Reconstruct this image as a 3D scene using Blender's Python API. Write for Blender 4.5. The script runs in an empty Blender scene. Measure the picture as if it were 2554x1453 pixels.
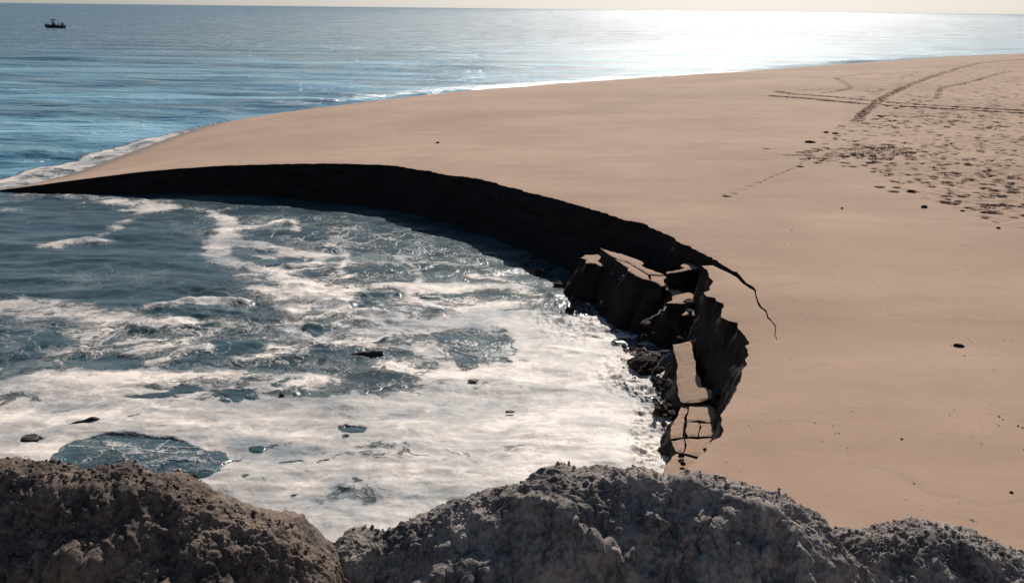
import bpy, bmesh, math, random
import numpy as np
from mathutils import Vector, Matrix
from mathutils.kdtree import KDTree
from mathutils.geometry import delaunay_2d_cdt

SC = bpy.context.scene
COL = SC.collection
rad = math.radians

# ------------------------------------------------------------------ camera
CAM_H = 7.0
FPX = 2212.0                      # focal length in photo pixels (photo 2554 x 1453)
PITCH = math.atan(705 / FPX)
ROLL = 0.0114
F_ = np.array([0, math.cos(PITCH), -math.sin(PITCH)])
U0 = np.array([0, math.sin(PITCH), math.cos(PITCH)])
R0 = np.array([1.0, 0, 0])
R_ = math.cos(ROLL) * R0 + math.sin(ROLL) * U0
U_ = -math.sin(ROLL) * R0 + math.cos(ROLL) * U0
cam_d = bpy.data.cameras.new("camera")
cam = bpy.data.objects.new("camera", cam_d)
COL.objects.link(cam)
cam_d.sensor_width = 36.0
cam_d.lens = 36.0 * FPX / 2554.0
cam_d.clip_start = 0.1
cam_d.clip_end = 60000
cam.matrix_world = Matrix(((R_[0], U_[0], -F_[0], 0), (R_[1], U_[1], -F_[1], 0), (R_[2], U_[2], -F_[2], CAM_H), (0, 0, 0, 1)))
SC.camera = cam

# ------------------------------------------------------------------ sky, sun, exposure
SUN_EL, SUN_AZ = rad(37), rad(14)          # azimuth measured from +Y towards +X
W = bpy.data.worlds.new("World")
SC.world = W
W.use_nodes = True
wn = W.node_tree.nodes
sky = wn.new("ShaderNodeTexSky")
sky.sky_type = 'NISHITA'
sky.sun_disc = False
sky.sun_elevation = SUN_EL
sky.sun_rotation = SUN_AZ
sky.air_density = 1.0
sky.dust_density = 0.7
sky.ozone_density = 1.6
wn["Background"].inputs[1].default_value = 0.062
_L = W.node_tree.links
_tc = wn.new("ShaderNodeTexCoord"); _sp = wn.new("ShaderNodeSeparateXYZ"); _L.new(_tc.outputs["Generated"], _sp.inputs[0])
_mr = wn.new("ShaderNodeMapRange"); _mr.interpolation_type = 'SMOOTHSTEP'
_L.new(_sp.outputs[2], _mr.inputs[0])
for _i, _v in zip((1, 2, 3, 4), (0.0, 0.07, 0.9, 0.0)): _mr.inputs[_i].default_value = _v
_hs = wn.new("ShaderNodeHueSaturation"); _hs.inputs["Saturation"].default_value = 0.18; _L.new(sky.outputs[0], _hs.inputs["Color"])
_mx = wn.new("ShaderNodeMix"); _mx.data_type = 'RGBA'
_L.new(_mr.outputs[0], _mx.inputs[0]); _L.new(sky.outputs[0], _mx.inputs[6]); _L.new(_hs.outputs[0], _mx.inputs[7])
_L.new(_mx.outputs[2], wn["Background"].inputs[0])
sun_d = bpy.data.lights.new("sun", 'SUN')
sun_d.energy = 5.0
sun_d.angle = rad(0.53)
sun_d.color = (1.0, 0.93, 0.85)
sun = bpy.data.objects.new("sun", sun_d)
COL.objects.link(sun)
sdir = Vector((math.sin(SUN_AZ) * math.cos(SUN_EL), math.cos(SUN_AZ) * math.cos(SUN_EL), math.sin(SUN_EL)))
sun.rotation_euler = sdir.to_track_quat('Z', 'Y').to_euler()
sun.location = sdir * 60
vs = SC.view_settings
vs.view_transform = 'Standard'
vs.look = 'None'
vs.exposure = 0.0
vs.gamma = 1.0
vs.use_curve_mapping = False

# ------------------------------------------------------------------ numeric helpers
rng = np.random.default_rng(7)
random.seed(7)

def rays(u, v):
    u = np.asarray(u, float); v = np.asarray(v, float)
    return F_ + R_ * ((u - 1277) / FPX)[..., None] - U_ * ((v - 726.5) / FPX)[..., None]

def at(u, v, z=0.0):
    """Point of the place seen at a photo position, at height z."""
    d = rays(u, v)
    t = (np.asarray(z, float) - CAM_H) / d[..., 2]
    return d[..., :2] * t[..., None]

def project(P):
    q = P - np.array([0, 0, CAM_H])
    w = q @ F_
    return 1277 + FPX * (q @ R_) / w, 726.5 - FPX * (q @ U_) / w

def _hash(ix, iy, s):
    h = (ix.astype(np.int64) * 374761393 + iy.astype(np.int64) * 668265263 + s * 1442695041) & 0x7fffffff
    h = ((h ^ (h >> 13)) * 1274126177) & 0x7fffffff
    return (h ^ (h >> 16)) & 0xffff

def perlin(x, y, seed=0):
    xi = np.floor(x); yi = np.floor(y)
    xf = x - xi; yf = y - yi
    u = xf * xf * xf * (xf * (xf * 6 - 15) + 10)
    v = yf * yf * yf * (yf * (yf * 6 - 15) + 10)
    def g(dx, dy):
        a = _hash(xi + dx, yi + dy, seed) * (2 * math.pi / 65536)
        return np.cos(a) * (xf - dx) + np.sin(a) * (yf - dy)
    a = g(0, 0) * (1 - u) + g(1, 0) * u
    b = g(0, 1) * (1 - u) + g(1, 1) * u
    return (a * (1 - v) + b * v) * 1.4

def fbm(x, y, octv=4, seed=0, gain=0.5, lac=2.03):
    r = np.zeros_like(x, float); amp = 1.0; s = 0.0
    for i in range(octv):
        r += amp * perlin(x, y, seed + i * 17)
        s += amp; amp *= gain
        x = x * lac + 13.7; y = y * lac + 5.1
    return r / s

def billow(x, y, octv=4, seed=0, gain=0.55):
    r = np.zeros_like(x, float); amp = 1.0; s = 0.0
    for i in range(octv):
        r += amp * (1 - 2.2 * np.abs(perlin(x, y, seed + i * 31)))
        s += amp; amp *= gain
        x = x * 2.1 + 3.3; y = y * 2.1 + 8.8
    return r / s

def sstep(a, b, x):
    t = np.clip((x - a) / (b - a), 0, 1)
    return t * t * (3 - 2 * t)

def polyline_dist(P, L):
    """distance to polyline L, plus side of the nearest segment (+1 to the right)"""
    best = np.full(len(P), 1e18); side = np.zeros(len(P)); along = np.zeros(len(P)); acc = 0.0
    for i in range(len(L) - 1):
        A, B = L[i], L[i + 1]
        d = B - A; ln = float(np.hypot(*d))
        t = np.clip(((P - A) @ d) / (ln * ln), 0, 1)
        q = P - A - t[:, None] * d
        dd = np.einsum('ij,ij->i', q, q)
        m = dd < best
        best[m] = dd[m]
        cr = d[0] * (P[m, 1] - A[1]) - d[1] * (P[m, 0] - A[0])
        side[m] = np.where(cr < 0, 1.0, -1.0)
        along[m] = acc + t[m] * ln
        acc += ln
    return np.sqrt(best), side, along

def inside_poly(P, L):
    c = np.zeros(len(P), bool)
    x, y = P[:, 0], P[:, 1]
    n = len(L)
    for i in range(n):
        x1, y1 = L[i]; x2, y2 = L[(i + 1) % n]
        if y1 == y2: continue
        m = ((y1 > y) != (y2 > y))
        c ^= m & (x < (x2 - x1) * (y - y1) / (y2 - y1) + x1)
    return c

# ------------------------------------------------------------------ object helpers
def props(o, label=None, category=None, group=None, kind=None):
    if label: o["label"] = label
    if category: o["category"] = category
    if group: o["group"] = group
    if kind: o["kind"] = kind
    return o

def mesh_obj(name, verts, faces, mat, parent=None, smooth=True, attrs=None, matidx=None):
    me = bpy.data.meshes.new(name)
    if isinstance(faces, np.ndarray):
        verts = np.asarray(verts, np.float32)
        k = faces.shape[1]; n = len(faces)
        me.vertices.add(len(verts)); me.vertices.foreach_set("co", verts.ravel())
        me.loops.add(n * k); me.loops.foreach_set("vertex_index", faces.astype(np.int32).ravel())
        me.polygons.add(n)
        me.polygons.foreach_set("loop_start", np.arange(0, n * k, k, dtype=np.int32))
        me.update(calc_edges=True)
    else:
        me.from_pydata([tuple(map(float, q)) for q in verts], [], faces)
    me.polygons.foreach_set("use_smooth", [smooth] * len(me.polygons))
    for m in (mat if isinstance(mat, (list, tuple)) else [mat]):
        me.materials.append(m)
    if matidx is not None:
        me.polygons.foreach_set("material_index", np.asarray(matidx, np.int32))
    for k_, v_ in (attrs or {}).items():
        a = me.attributes.new(k_, 'FLOAT', 'POINT')
        a.data.foreach_set("value", np.asarray(v_, np.float32))
    me.update()
    o = bpy.data.objects.new(name, me)
    COL.objects.link(o)
    if parent: o.parent = parent
    return o

def grid_faces(nr, nc):
    i = np.arange(nr * nc).reshape(nr, nc)
    return np.stack([i[:-1, :-1], i[:-1, 1:], i[1:, 1:], i[1:, :-1]], -1).reshape(-1, 4)

# ------------------------------------------------------------------ node helpers
class NT:
    def __init__(s, name):
        s.m = bpy.data.materials.new(name); s.m.use_nodes = True
        s.t = s.m.node_tree; s.n = s.t.nodes; s.b = s.n["Principled BSDF"]
        s.out = s.n["Material Output"]
    def put(s, sock, v):
        if isinstance(v, bpy.types.NodeSocket): s.t.links.new(v, sock)
        elif v is not None: sock.default_value = v
    def mth(s, op, a, b=None, c=None, clamp=False):
        n = s.n.new("ShaderNodeMath"); n.operation = op; n.use_clamp = clamp
        for i, q in enumerate((a, b, c)):
            if q is not None: s.put(n.inputs[i], q)
        return n.outputs[0]
    def vm(s, op, a, b=None):
        n = s.n.new("ShaderNodeVectorMath"); n.operation = op
        s.put(n.inputs[0], a)
        if b is not None: s.put(n.inputs[3 if op == 'SCALE' else 1], b)
        return n.outputs[0]
    def pos(s):
        return s.n.new("ShaderNodeNewGeometry").outputs["Position"]
    def attr(s, name):
        n = s.n.new("ShaderNodeAttribute"); n.attribute_name = name
        return n.outputs["Fac"]
    def noise(s, vec, scale, detail=4, rough=0.55, dist=0.0, col=False):
        n = s.n.new("ShaderNodeTexNoise"); s.put(n.inputs["Vector"], vec)
        n.inputs["Scale"].default_value = scale; n.inputs["Detail"].default_value = detail
        n.inputs["Roughness"].default_value = rough; n.inputs["Distortion"].default_value = dist
        return n.outputs["Color" if col else "Fac"]
    def voro(s, vec, scale, feature='F1'):
        n = s.n.new("ShaderNodeTexVoronoi"); n.feature = feature; s.put(n.inputs["Vector"], vec)
        n.inputs["Scale"].default_value = scale
        return n.outputs["Distance"]
    def ss(s, x, a, b, lo=0.0, hi=1.0):
        n = s.n.new("ShaderNodeMapRange"); n.interpolation_type = 'SMOOTHSTEP'
        s.put(n.inputs[0], x)
        for i, q in zip((1, 2, 3, 4), (a, b, lo, hi)): s.put(n.inputs[i], q)
        return n.outputs[0]
    def mix(s, f, a, b):
        n = s.n.new("ShaderNodeMix"); n.data_type = 'RGBA'
        s.put(n.inputs[0], f)
        for sock, q in ((n.inputs[6], a), (n.inputs[7], b)):
            s.put(sock, (*q, 1) if isinstance(q, tuple) and len(q) == 3 else q)
        return n.outputs[2]
    def mixf(s, f, a, b):
        n = s.n.new("ShaderNodeMix"); n.data_type = 'FLOAT'
        for i, q in zip((0, 2, 3), (f, a, b)): s.put(n.inputs[i], q)
        return n.outputs[0]
    def bump(s, h, strength, dist, normal=None):
        n = s.n.new("ShaderNodeBump"); s.put(n.inputs["Height"], h)
        s.put(n.inputs["Strength"], strength); n.inputs["Distance"].default_value = dist
        if normal is not None: s.put(n.inputs["Normal"], normal)
        return n.outputs[0]
    def scl(s, v, x, y, z=1.0):
        n = s.n.new("ShaderNodeMapping"); s.put(n.inputs[0], v); n.inputs["Scale"].default_value = (x, y, z)
        return n.outputs[0]
    def done(s, base=None, rough=None, normal=None, spec=None, ior=None, metal=None):
        i = s.b.inputs
        if base is not None: s.put(i["Base Color"], (*base, 1) if isinstance(base, tuple) and len(base) == 3 else base)
        if rough is not None: s.put(i["Roughness"], rough)
        if normal is not None: s.put(i["Normal"], normal)
        if spec is not None: s.put(i["Specular IOR Level"], spec)
        if ior is not None: s.put(i["IOR"], ior)
        if metal is not None: s.put(i["Metallic"], metal)
        return s.m

# ------------------------------------------------------------------ materials
def make_water():
    n = NT("sea_water")
    P = n.pos(); dens = n.attr("foam"); lacew = n.attr("lace"); hole = n.attr("pool"); rf = n.attr("ruffle"); offs = n.attr("offshore")
    wc = n.vm('SUBTRACT', n.noise(P, 0.5, 5, 0.6, col=True), (0.5, 0.5, 0.5))
    Pw = n.vm('ADD', P, n.vm('SCALE', wc, 2.2))
    fn = n.noise(Pw, 1.1, 10, 0.66)
    fs = n.noise(n.scl(Pw, 0.30, 1.5), 1.0, 8, 0.62)
    fn5 = n.mth('SUBTRACT', fn, 0.5); fs5 = n.mth('SUBTRACT', fs, 0.5)
    t = n.mth('MULTIPLY_ADD', fn5, 1.5, dens)
    hfn = n.mth('SUBTRACT', n.noise(n.scl(Pw, 0.8, 1.3), 4.5, 8, 0.7), 0.5)
    t = n.mth('MULTIPLY_ADD', fs5, 1.6, t)
    t = n.mth('MULTIPLY_ADD', hfn, 0.9, t)
    f1 = n.ss(t, 0.32, 0.66)
    # threads of foam: ridges of warped noise, plus a few cell walls
    ra = n.mth('ABSOLUTE', n.mth('SUBTRACT', n.noise(n.scl(Pw, 0.62, 1.0), 0.85, 5, 0.55), 0.5))
    rb = n.mth('ABSOLUTE', n.mth('SUBTRACT', n.noise(n.scl(Pw, 0.7, 1.1), 2.1, 5, 0.6), 0.5))
    wid = n.ss(n.noise(P, 0.9, 4), 0.35, 0.7, 0.012, 0.085)
    l1 = n.ss(ra, 0.0, wid, 1, 0)
    l2 = n.ss(rb, 0.0, n.mth('MULTIPLY', wid, 0.8), 0.8, 0)
    ve = n.voro(n.scl(Pw, 0.75, 1.1), 0.9, 'DISTANCE_TO_EDGE')
    l3 = n.ss(ve, 0.0, n.mth('MULTIPLY', wid, 1.3), 0.9, 0)
    gate = n.ss(n.noise(n.scl(P, 0.5, 1.0), 0.6, 4), 0.38, 0.56)
    lace = n.mth('MAXIMUM', n.mth('MULTIPLY', n.mth('MAXIMUM', l2, l1), gate), n.mth('MULTIPLY', l3, 0.8))
    lace = n.mth('MULTIPLY', lace, lacew)
    f = n.mth('MAXIMUM', f1, lace, clamp=True)
    # thickness of the foam raft, drawn out in streaks
    th = n.noise(n.scl(Pw, 0.16, 0.95), 1.0, 8, 0.6)
    th2 = n.noise(n.scl(P, 0.05, 0.22), 1.0, 4, 0.5)
    fine = n.noise(n.scl(P, 0.7, 1.2), 5.0, 7, 0.66)
    thk = n.mth('ADD', n.mth('ADD', n.mth('MULTIPLY', th, 0.55), n.mth('MULTIPLY', th2, 0.45)), n.mth('MULTIPLY', n.mth('SUBTRACT', fine, 0.5), 0.30))
    wc2 = n.vm('SUBTRACT', n.noise(P, 0.22, 4, 0.6, col=True), (0.5, 0.5, 0.5))
    Pm = n.vm('ADD', P, n.vm('SCALE', wc2, 5.0))
    marb = n.noise(n.scl(Pm, 0.22, 0.75), 1.0, 8, 0.62)
    thk = n.mth('MULTIPLY_ADD', n.mth('SUBTRACT', marb, 0.52), 0.62, thk)
    thk = n.mth('ADD', thk, n.mth('MULTIPLY', n.mth('SUBTRACT', n.mth('MINIMUM', t, 1.3), 0.88), 0.30))
    thk = n.mth('MULTIPLY_ADD', lace, 0.36, thk)
    foamc = n.mix(n.ss(thk, 0.28, 0.52), (0.22, 0.245, 0.26), (0.47, 0.435, 0.40))
    foamc = n.mix(n.ss(thk, 0.48, 0.72), foamc, (0.81, 0.715, 0.63))
    tone = n.mth('ADD', n.mth('MULTIPLY', n.noise(n.scl(P, 0.018, 0.13), 1.0, 9, 0.62), 0.65), n.mth('MULTIPLY', n.noise(n.scl(P, 0.10, 0.55), 1.0, 6, 0.6), 0.35))
    seac = n.mix(n.ss(tone, 0.40, 0.60), (0.056, 0.172, 0.250), (0.225, 0.440, 0.560))  # pale streaks put sky reflection into the base colour
    farc = n.mix(n.ss(tone, 0.40, 0.60), (0.020, 0.066, 0.100), (0.062, 0.145, 0.200))  # deeper water, with the far waves' darker reflection put into the colour
    seac = n.mix(n.mth('MULTIPLY', offs, 0.9), seac, farc)
    poolc = n.mix(n.ss(fs, 0.3, 0.7), (0.012, 0.031, 0.038), (0.056, 0.104, 0.120))
    wcol = n.mix(hole, seac, poolc)
    base = n.mix(f, wcol, foamc)
    searough = n.mth('ADD', n.ss(tone, 0.36, 0.64, 0.12, 0.24), n.mth('MULTIPLY', offs, 0.09))
    rough = n.mixf(f, n.mixf(hole, searough, 0.30), 0.58)
    # ripples
    r0 = n.noise(n.scl(P, 0.035, 0.16), 1.0, 5, 0.55)
    r1 = n.noise(n.scl(P, 0.28, 0.9), 1.0, 6, 0.58)
    r2 = n.noise(n.scl(P, 1.0, 2.2), 1.6, 5, 0.6)
    h = n.mth('ADD', n.mth('MULTIPLY', r1, 0.55), n.mth('MULTIPLY', r2, 0.13))
    h = n.mth('MULTIPLY_ADD', r0, 2.6, h)
    r3 = n.noise(n.scl(P, 0.9, 0.34), 1.0, 4, 0.6)
    h = n.mth('MULTIPLY_ADD', r3, n.mth('MULTIPLY_ADD', offs, 0.50, 0.16), h)
    hp = n.mth('MULTIPLY', n.noise(n.scl(P, 0.55, 1.7), 1.3, 3, 0.45), 0.035)
    hw = n.mth('MULTIPLY', n.mixf(hole, h, hp), rf)
    hf = n.mth('ADD', n.mth('MULTIPLY', th, 0.05), n.mth('MULTIPLY', fine, 0.004))
    hh = n.mixf(f, hw, n.mth('ADD', hf, 0.022))
    nb = n.bump(hh, 1.0, 1.0)
    return n.done(base, rough, nb, spec=0.5, ior=1.33)

def make_sand():
    n = NT("beach_sand")
    P = n.pos(); wet = n.attr("wet")
    a = n.noise(P, 0.18, 5, 0.55); b = n.noise(n.scl(P, 0.6, 1.5), 0.9, 6, 0.6); c = n.noise(P, 60, 3, 0.6)
    v = n.mth('ADD', n.mth('MULTIPLY', a, 0.55), n.mth('MULTIPLY', b, 0.35))
    v = n.mth('MULTIPLY_ADD', c, 0.10, v)
    col = n.mix(n.ss(v, 0.32, 0.68), (0.325, 0.215, 0.148), (0.430, 0.296, 0.212))
    band = n.noise(n.scl(P, 0.035, 0.16), 1.0, 6, 0.6, 0.6)
    col = n.mix(n.ss(band, 0.44, 0.66, 0.0, 0.45), col, (0.285, 0.185, 0.122))
    spk = n.ss(n.voro(P, 2.6), 0.018, 0.040, 1, 0)
    col = n.mix(n.mth('MULTIPLY', spk, n.ss(n.noise(P, 0.5, 3), 0.48, 0.6, 0, 0.55)), col, (0.10, 0.075, 0.06))
    # faint swash lines left by old waves
    sw = n.noise(n.scl(P, 0.10, 0.35), 1.0, 3, 0.5, 1.2)
    line = n.ss(n.mth('ABSOLUTE', n.mth('SUBTRACT', sw, 0.5)), 0.0, 0.012, 1, 0)
    col = n.mix(n.mth('MULTIPLY', line, 0.20), col, (0.21, 0.145, 0.105))
    col = n.mix(n.mth('MULTIPLY', wet, 0.75), col, (0.165, 0.115, 0.085))
    rough = n.mixf(wet, 0.92, 0.38)
    h = n.mth('ADD', n.mth('MULTIPLY', c, 0.5), n.mth('MULTIPLY', n.noise(P, 9, 5, 0.6), 1.0))
    nb = n.bump(h, 0.35, 0.012)
    return n.done(col, rough, nb, spec=0.25)

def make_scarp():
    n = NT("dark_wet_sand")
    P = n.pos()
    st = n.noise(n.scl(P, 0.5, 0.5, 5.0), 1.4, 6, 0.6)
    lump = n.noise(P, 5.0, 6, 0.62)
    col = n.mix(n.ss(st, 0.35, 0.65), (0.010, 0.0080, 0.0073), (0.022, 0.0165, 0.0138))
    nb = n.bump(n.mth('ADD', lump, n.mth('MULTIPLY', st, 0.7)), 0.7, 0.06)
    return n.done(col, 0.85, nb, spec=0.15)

def make_crust_edge():
    n = NT("crust_edge_sand")
    P = n.pos()
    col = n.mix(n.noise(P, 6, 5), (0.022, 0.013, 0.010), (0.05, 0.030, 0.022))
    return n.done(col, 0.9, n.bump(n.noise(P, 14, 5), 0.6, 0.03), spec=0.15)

def make_mound(name, dark, light):
    n = NT(name)
    P = n.pos()
    a = n.noise(P, 3.0, 6, 0.6); b = n.noise(P, 26, 6, 0.68); c = n.noise(P, 120, 3, 0.6)
    v = n.mth('ADD', n.mth('MULTIPLY', a, 0.5), n.mth('MULTIPLY', b, 0.5))
    col = n.mix(n.ss(v, 0.36, 0.64), dark, light)
    h = n.mth('ADD', n.mth('MULTIPLY', b, 1.0), n.mth('MULTIPLY', c, 0.35))
    nb = n.bump(h, 0.9, 0.02)
    return n.done(col, 0.93, nb, spec=0.15)

def plain(name, c1, c2, rough=0.8, scale=8.0, bumpd=0.01, spec=0.3):
    n = NT(name)
    P = n.pos(); a = n.noise(P, scale, 5, 0.6)
    return n.done(n.mix(n.ss(a, 0.35, 0.65), c1, c2), rough, n.bump(a, 0.5, bumpd), spec=spec)

M_water = make_water()
M_sand = make_sand()
M_scarp = make_scarp()
M_edge = make_crust_edge()
M_moundL = make_mound("brown_dune_sand", (0.042, 0.037, 0.036), (0.265, 0.200, 0.158))
M_moundC = make_mound("grey_dune_sand", (0.080, 0.074, 0.073), (0.42, 0.36, 0.315))
M_clod = plain("dark_clod", (0.010, 0.008, 0.007), (0.03, 0.022, 0.018), 0.9, 30, 0.01, 0.1)
M_wood = plain("wet_driftwood", (0.018, 0.013, 0.011), (0.05, 0.036, 0.03), 0.6, 14, 0.01)
M_root = plain("bleached_root", (0.16, 0.13, 0.115), (0.30, 0.26, 0.235), 0.85, 20, 0.004)
M_hull = plain("dark_hull_paint", (0.012, 0.014, 0.018), (0.02, 0.022, 0.027), 0.45, 3, 0.0)
M_hull2 = plain("grey_green_gelcoat", (0.13, 0.145, 0.145), (0.20, 0.215, 0.21), 0.5, 3, 0.0)
M_metal = plain("dark_tube_metal", (0.02, 0.022, 0.026), (0.035, 0.037, 0.04), 0.4, 5, 0.0)
M_tint = plain("tinted_screen", (0.03, 0.04, 0.05), (0.045, 0.055, 0.065), 0.15, 3, 0.0, 0.5)

# ------------------------------------------------------------------ the lie of the land
SHORE_PX = [(35, 467), (150, 445), (290, 393), (400, 352), (480, 325), (560, 303), (700, 282), (820, 268), (950, 252),
            (1060, 240), (1180, 230), (1400, 213), (1600, 200), (1850, 183), (2100, 163), (2300, 150), (2554, 140)]
_s = at(*np.array(SHORE_PX, float).T)
_dir = (_s[-1] - _s[-3]) / np.linalg.norm(_s[-1] - _s[-3])
SHORE = np.vstack([[(-34.0, -60.0), (-30.0, 5.0), (-22.5, 29.0)], _s, [_s[-1] + _dir * 150 + np.array([20, -25.]), _s[-1] + _dir * 600 + np.array([120, -160.])]])
# smooth once
def chaikin(L, k=1):
    for _ in range(k):
        q = [L[0]]
        for a, b in zip(L[:-1], L[1:]):
            q += [a * .75 + b * .25, a * .25 + b * .75]
        q.append(L[-1]); L = np.array(q)
    return L
SHORE = chaikin(SHORE, 2)

def _sd_grid(x0, x1, y0, y1, st):
    gx = np.arange(x0, x1 + st, st); gy = np.arange(y0, y1 + st, st)
    X, Y = np.meshgrid(gx, gy, indexing='ij')
    d, s_, _ = polyline_dist(np.column_stack([X.ravel(), Y.ravel()]), SHORE)
    return x0, y0, st, (d * s_).reshape(X.shape)
_GN = _sd_grid(-45, 105, -45, 185, 0.6)
_GF = _sd_grid(-1600, 1600, -200, 1600, 14.0)

def _bil(G, P):
    x0, y0, st, A = G
    fx = np.clip((P[:, 0] - x0) / st, 0, A.shape[0] - 1.001); fy = np.clip((P[:, 1] - y0) / st, 0, A.shape[1] - 1.001)
    i = fx.astype(int); j = fy.astype(int); a = fx - i; b = fy - j
    return (A[i, j] * (1 - a) + A[i + 1, j] * a) * (1 - b) + (A[i, j + 1] * (1 - a) + A[i + 1, j + 1] * a) * b

def shore_d(P):
    r = _bil(_GF, P)
    m = (P[:, 0] > -45) & (P[:, 0] < 105) & (P[:, 1] > -45) & (P[:, 1] < 185)
    r[m] = _bil(_GN, P[m])
    return r

def beach_z(P, sd=None):
    d = shore_d(P) if sd is None else sd
    z = np.where(d > 0, 1.9 * (1 - np.exp(-np.maximum(d, 0) / 9.5)), np.maximum(0.11 * d, -2.0))
    return z

def on_beach(u, v, it=14):
    u = np.atleast_1d(np.asarray(u, float)); v = np.atleast_1d(np.asarray(v, float))
    z = np.full(u.shape, 1.2)
    for _ in range(it):
        P = at(u, v, z)
        z = 0.35 * z + 0.65 * beach_z(P)
    P = at(u, v, z)
    return P, beach_z(P)

# rim of the collapse, clockwise in the photo from the sand spit on the left
RIM_A = [(35, 467), (110, 458), (250, 440), (350, 428), (440, 420), (560, 412), (680, 409), (800, 407), (900, 408), (985, 412),
         (1010, 417), (1070, 426), (1120, 436), (1185, 443), (1240, 456), (1262, 464), (1300, 473), (1345, 485), (1395, 497),
         (1450, 513), (1500, 528), (1550, 545), (1600, 556), (1640, 573), (1655, 578), (1690, 599), (1715, 612), (1750, 630),
         (1775, 640), (1792, 652)]
CRACK_OUT = [(1808, 662), (1830, 675), (1838, 676), (1852, 692), (1862, 704), (1880, 713), (1886, 722), (1887, 734), (1893, 752), (1900, 764),
             (1912, 772), (1917, 788), (1928, 801), (1937, 812), (1934, 830), (1938, 846)]
CRACK_IN = [(1930, 832), (1932, 813), (1922, 801), (1911, 790), (1907, 775), (1894, 766), (1887, 752), (1882, 736), (1880, 723), (1868, 718), (1852, 705),
            (1836, 688), (1822, 680), (1800, 670), (1778, 660), (1750, 661)]
RIM_B = [(1764, 672), (1768, 684), (1777, 700), (1768, 713), (1773, 722), (1756, 728), (1764, 738), (1785, 741), (1791, 750), (1806, 756),
         (1802, 774), (1801, 790), (1815, 797), (1838, 803), (1841, 817), (1854, 829), (1859, 842), (1872, 855), (1862, 861), (1867, 881),
         (1858, 890), (1861, 906), (1850, 925), (1842, 955), (1830, 985), (1815, 1010), (1803, 1022), (1798, 1035), (1800, 1060), (1804, 1072),
         (1795, 1090), (1780, 1098), (1768, 1108), (1760, 1122), (1735, 1148), (1705, 1165), (1685, 1175), (1640, 1195)]

_ci = np.array(CRACK_IN, float); _co = np.array(CRACK_OUT, float)
for _k in range(11):
    _j = np.argmin(np.hypot(*(_co - _ci[_k]).T)); _w = 0.55 * (1 - _k / 11) + 0.1
    _ci[_k] = _ci[_k] * (1 - _w) + _w * (_co[_j] + np.array([-1.2, 0.6]))
CRACK_IN = [tuple(q) for q in _ci]

def jag(L, step, amp, seed, jitter_z=None):
    out = [L[0]]
    for a, b in zip(L[:-1], L[1:]):
        ln = np.linalg.norm(b - a); k = max(1, int(ln / step))
        for i in range(1, k + 1):
            out.append(a + (b - a) * i / k)
    Q = np.array(out)
    s = np.concatenate([[0], np.cumsum(np.linalg.norm(np.diff(Q, axis=0), axis=1))])
    T = np.gradient(Q, axis=0); T /= np.linalg.norm(T, axis=1)[:, None] + 1e-9
    Nn = np.stack([-T[:, 1], T[:, 0]], 1)
    off = amp * (fbm(s * 1.3, s * 0 + seed, 3, seed) + 0.6 * np.sign(perlin(s * 4.1, s * 0 + 3.3, seed + 5)) * np.abs(perlin(s * 4.1, s * 0 + 3.3, seed + 5)) ** 0.5)
    off[0] = off[-1] = 0
    return Q + Nn * off[:, None]

def rim_world(px):
    px = np.array(px, float)
    return on_beach(px[:, 0], px[:, 1])[0]

rA = jag(rim_world(RIM_A), 0.11, 0.085, 3)
rCo = jag(rim_world([RIM_A[-1]] + CRACK_OUT), 0.05, 0.010, 11)[1:]
rCi = jag(rim_world([CRACK_OUT[-1]] + CRACK_IN), 0.05, 0.008, 13)[1:]
rB = jag(rim_world([CRACK_IN[-1]] + RIM_B), 0.05, 0.03, 17)[1:]
# the near rim, hidden behind the mounds, and the open side towards the sea
near = np.array([rB[-1], (1.6, 9.2), (0.6, 8.6), (-0.8, 8.0), (-2.5, 7.4), (-4.5, 7.0), (-7.5, 6.8), (-12, 6.5), (-20, 6.0), (-29.0, 6.0)])
rN = jag(near, 0.3, 0.08, 23)[1:]
RIM = np.vstack([rA, rCo, rCi, rB, rN])
HOLE = np.vstack([RIM, [(-60.0, 0.0), (-60.0, 40.0), (-26.0, 34.0), (-21.5, 34.6)]])
crack_flag = np.concatenate([np.zeros(len(rA)), np.ones(len(rCo) + len(rCi)), np.zeros(len(rB) + len(rN))])

def _dense(L, st):
    out = [L[:1]]
    for a, b in zip(L[:-1], L[1:]):
        k = max(1, int(np.linalg.norm(b - a) / st))
        out.append(a + (b - a) * (np.arange(1, k + 1) / k)[:, None])
    return np.vstack(out)
_rimpts = _dense(RIM, 0.04)
_KD = KDTree(len(_rimpts))
for _i, _q in enumerate(_rimpts): _KD.insert((_q[0], _q[1], 0.0), _i)
_KD.balance()

def rim_dist(P, far=3.0):
    """distance to the rim, exact within a few metres of it"""
    r = np.full(len(P), far)
    lo = RIM.min(0) - far; hi = RIM.max(0) + far
    for i in np.where((P > lo).all(1) & (P < hi).all(1))[0]:
        r[i] = _KD.find((P[i, 0], P[i, 1], 0.0))[2]
    return r

def in_hole(P, coarse=False):
    H_ = HOLE if not coarse else np.vstack([RIM[::4], HOLE[len(RIM):]])
    lo = HOLE.min(0); hi = HOLE.max(0)
    m = (P > lo).all(1) & (P < hi).all(1)
    r = np.zeros(len(P), bool)
    r[m] = inside_poly(P[m], H_)
    return r

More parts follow.
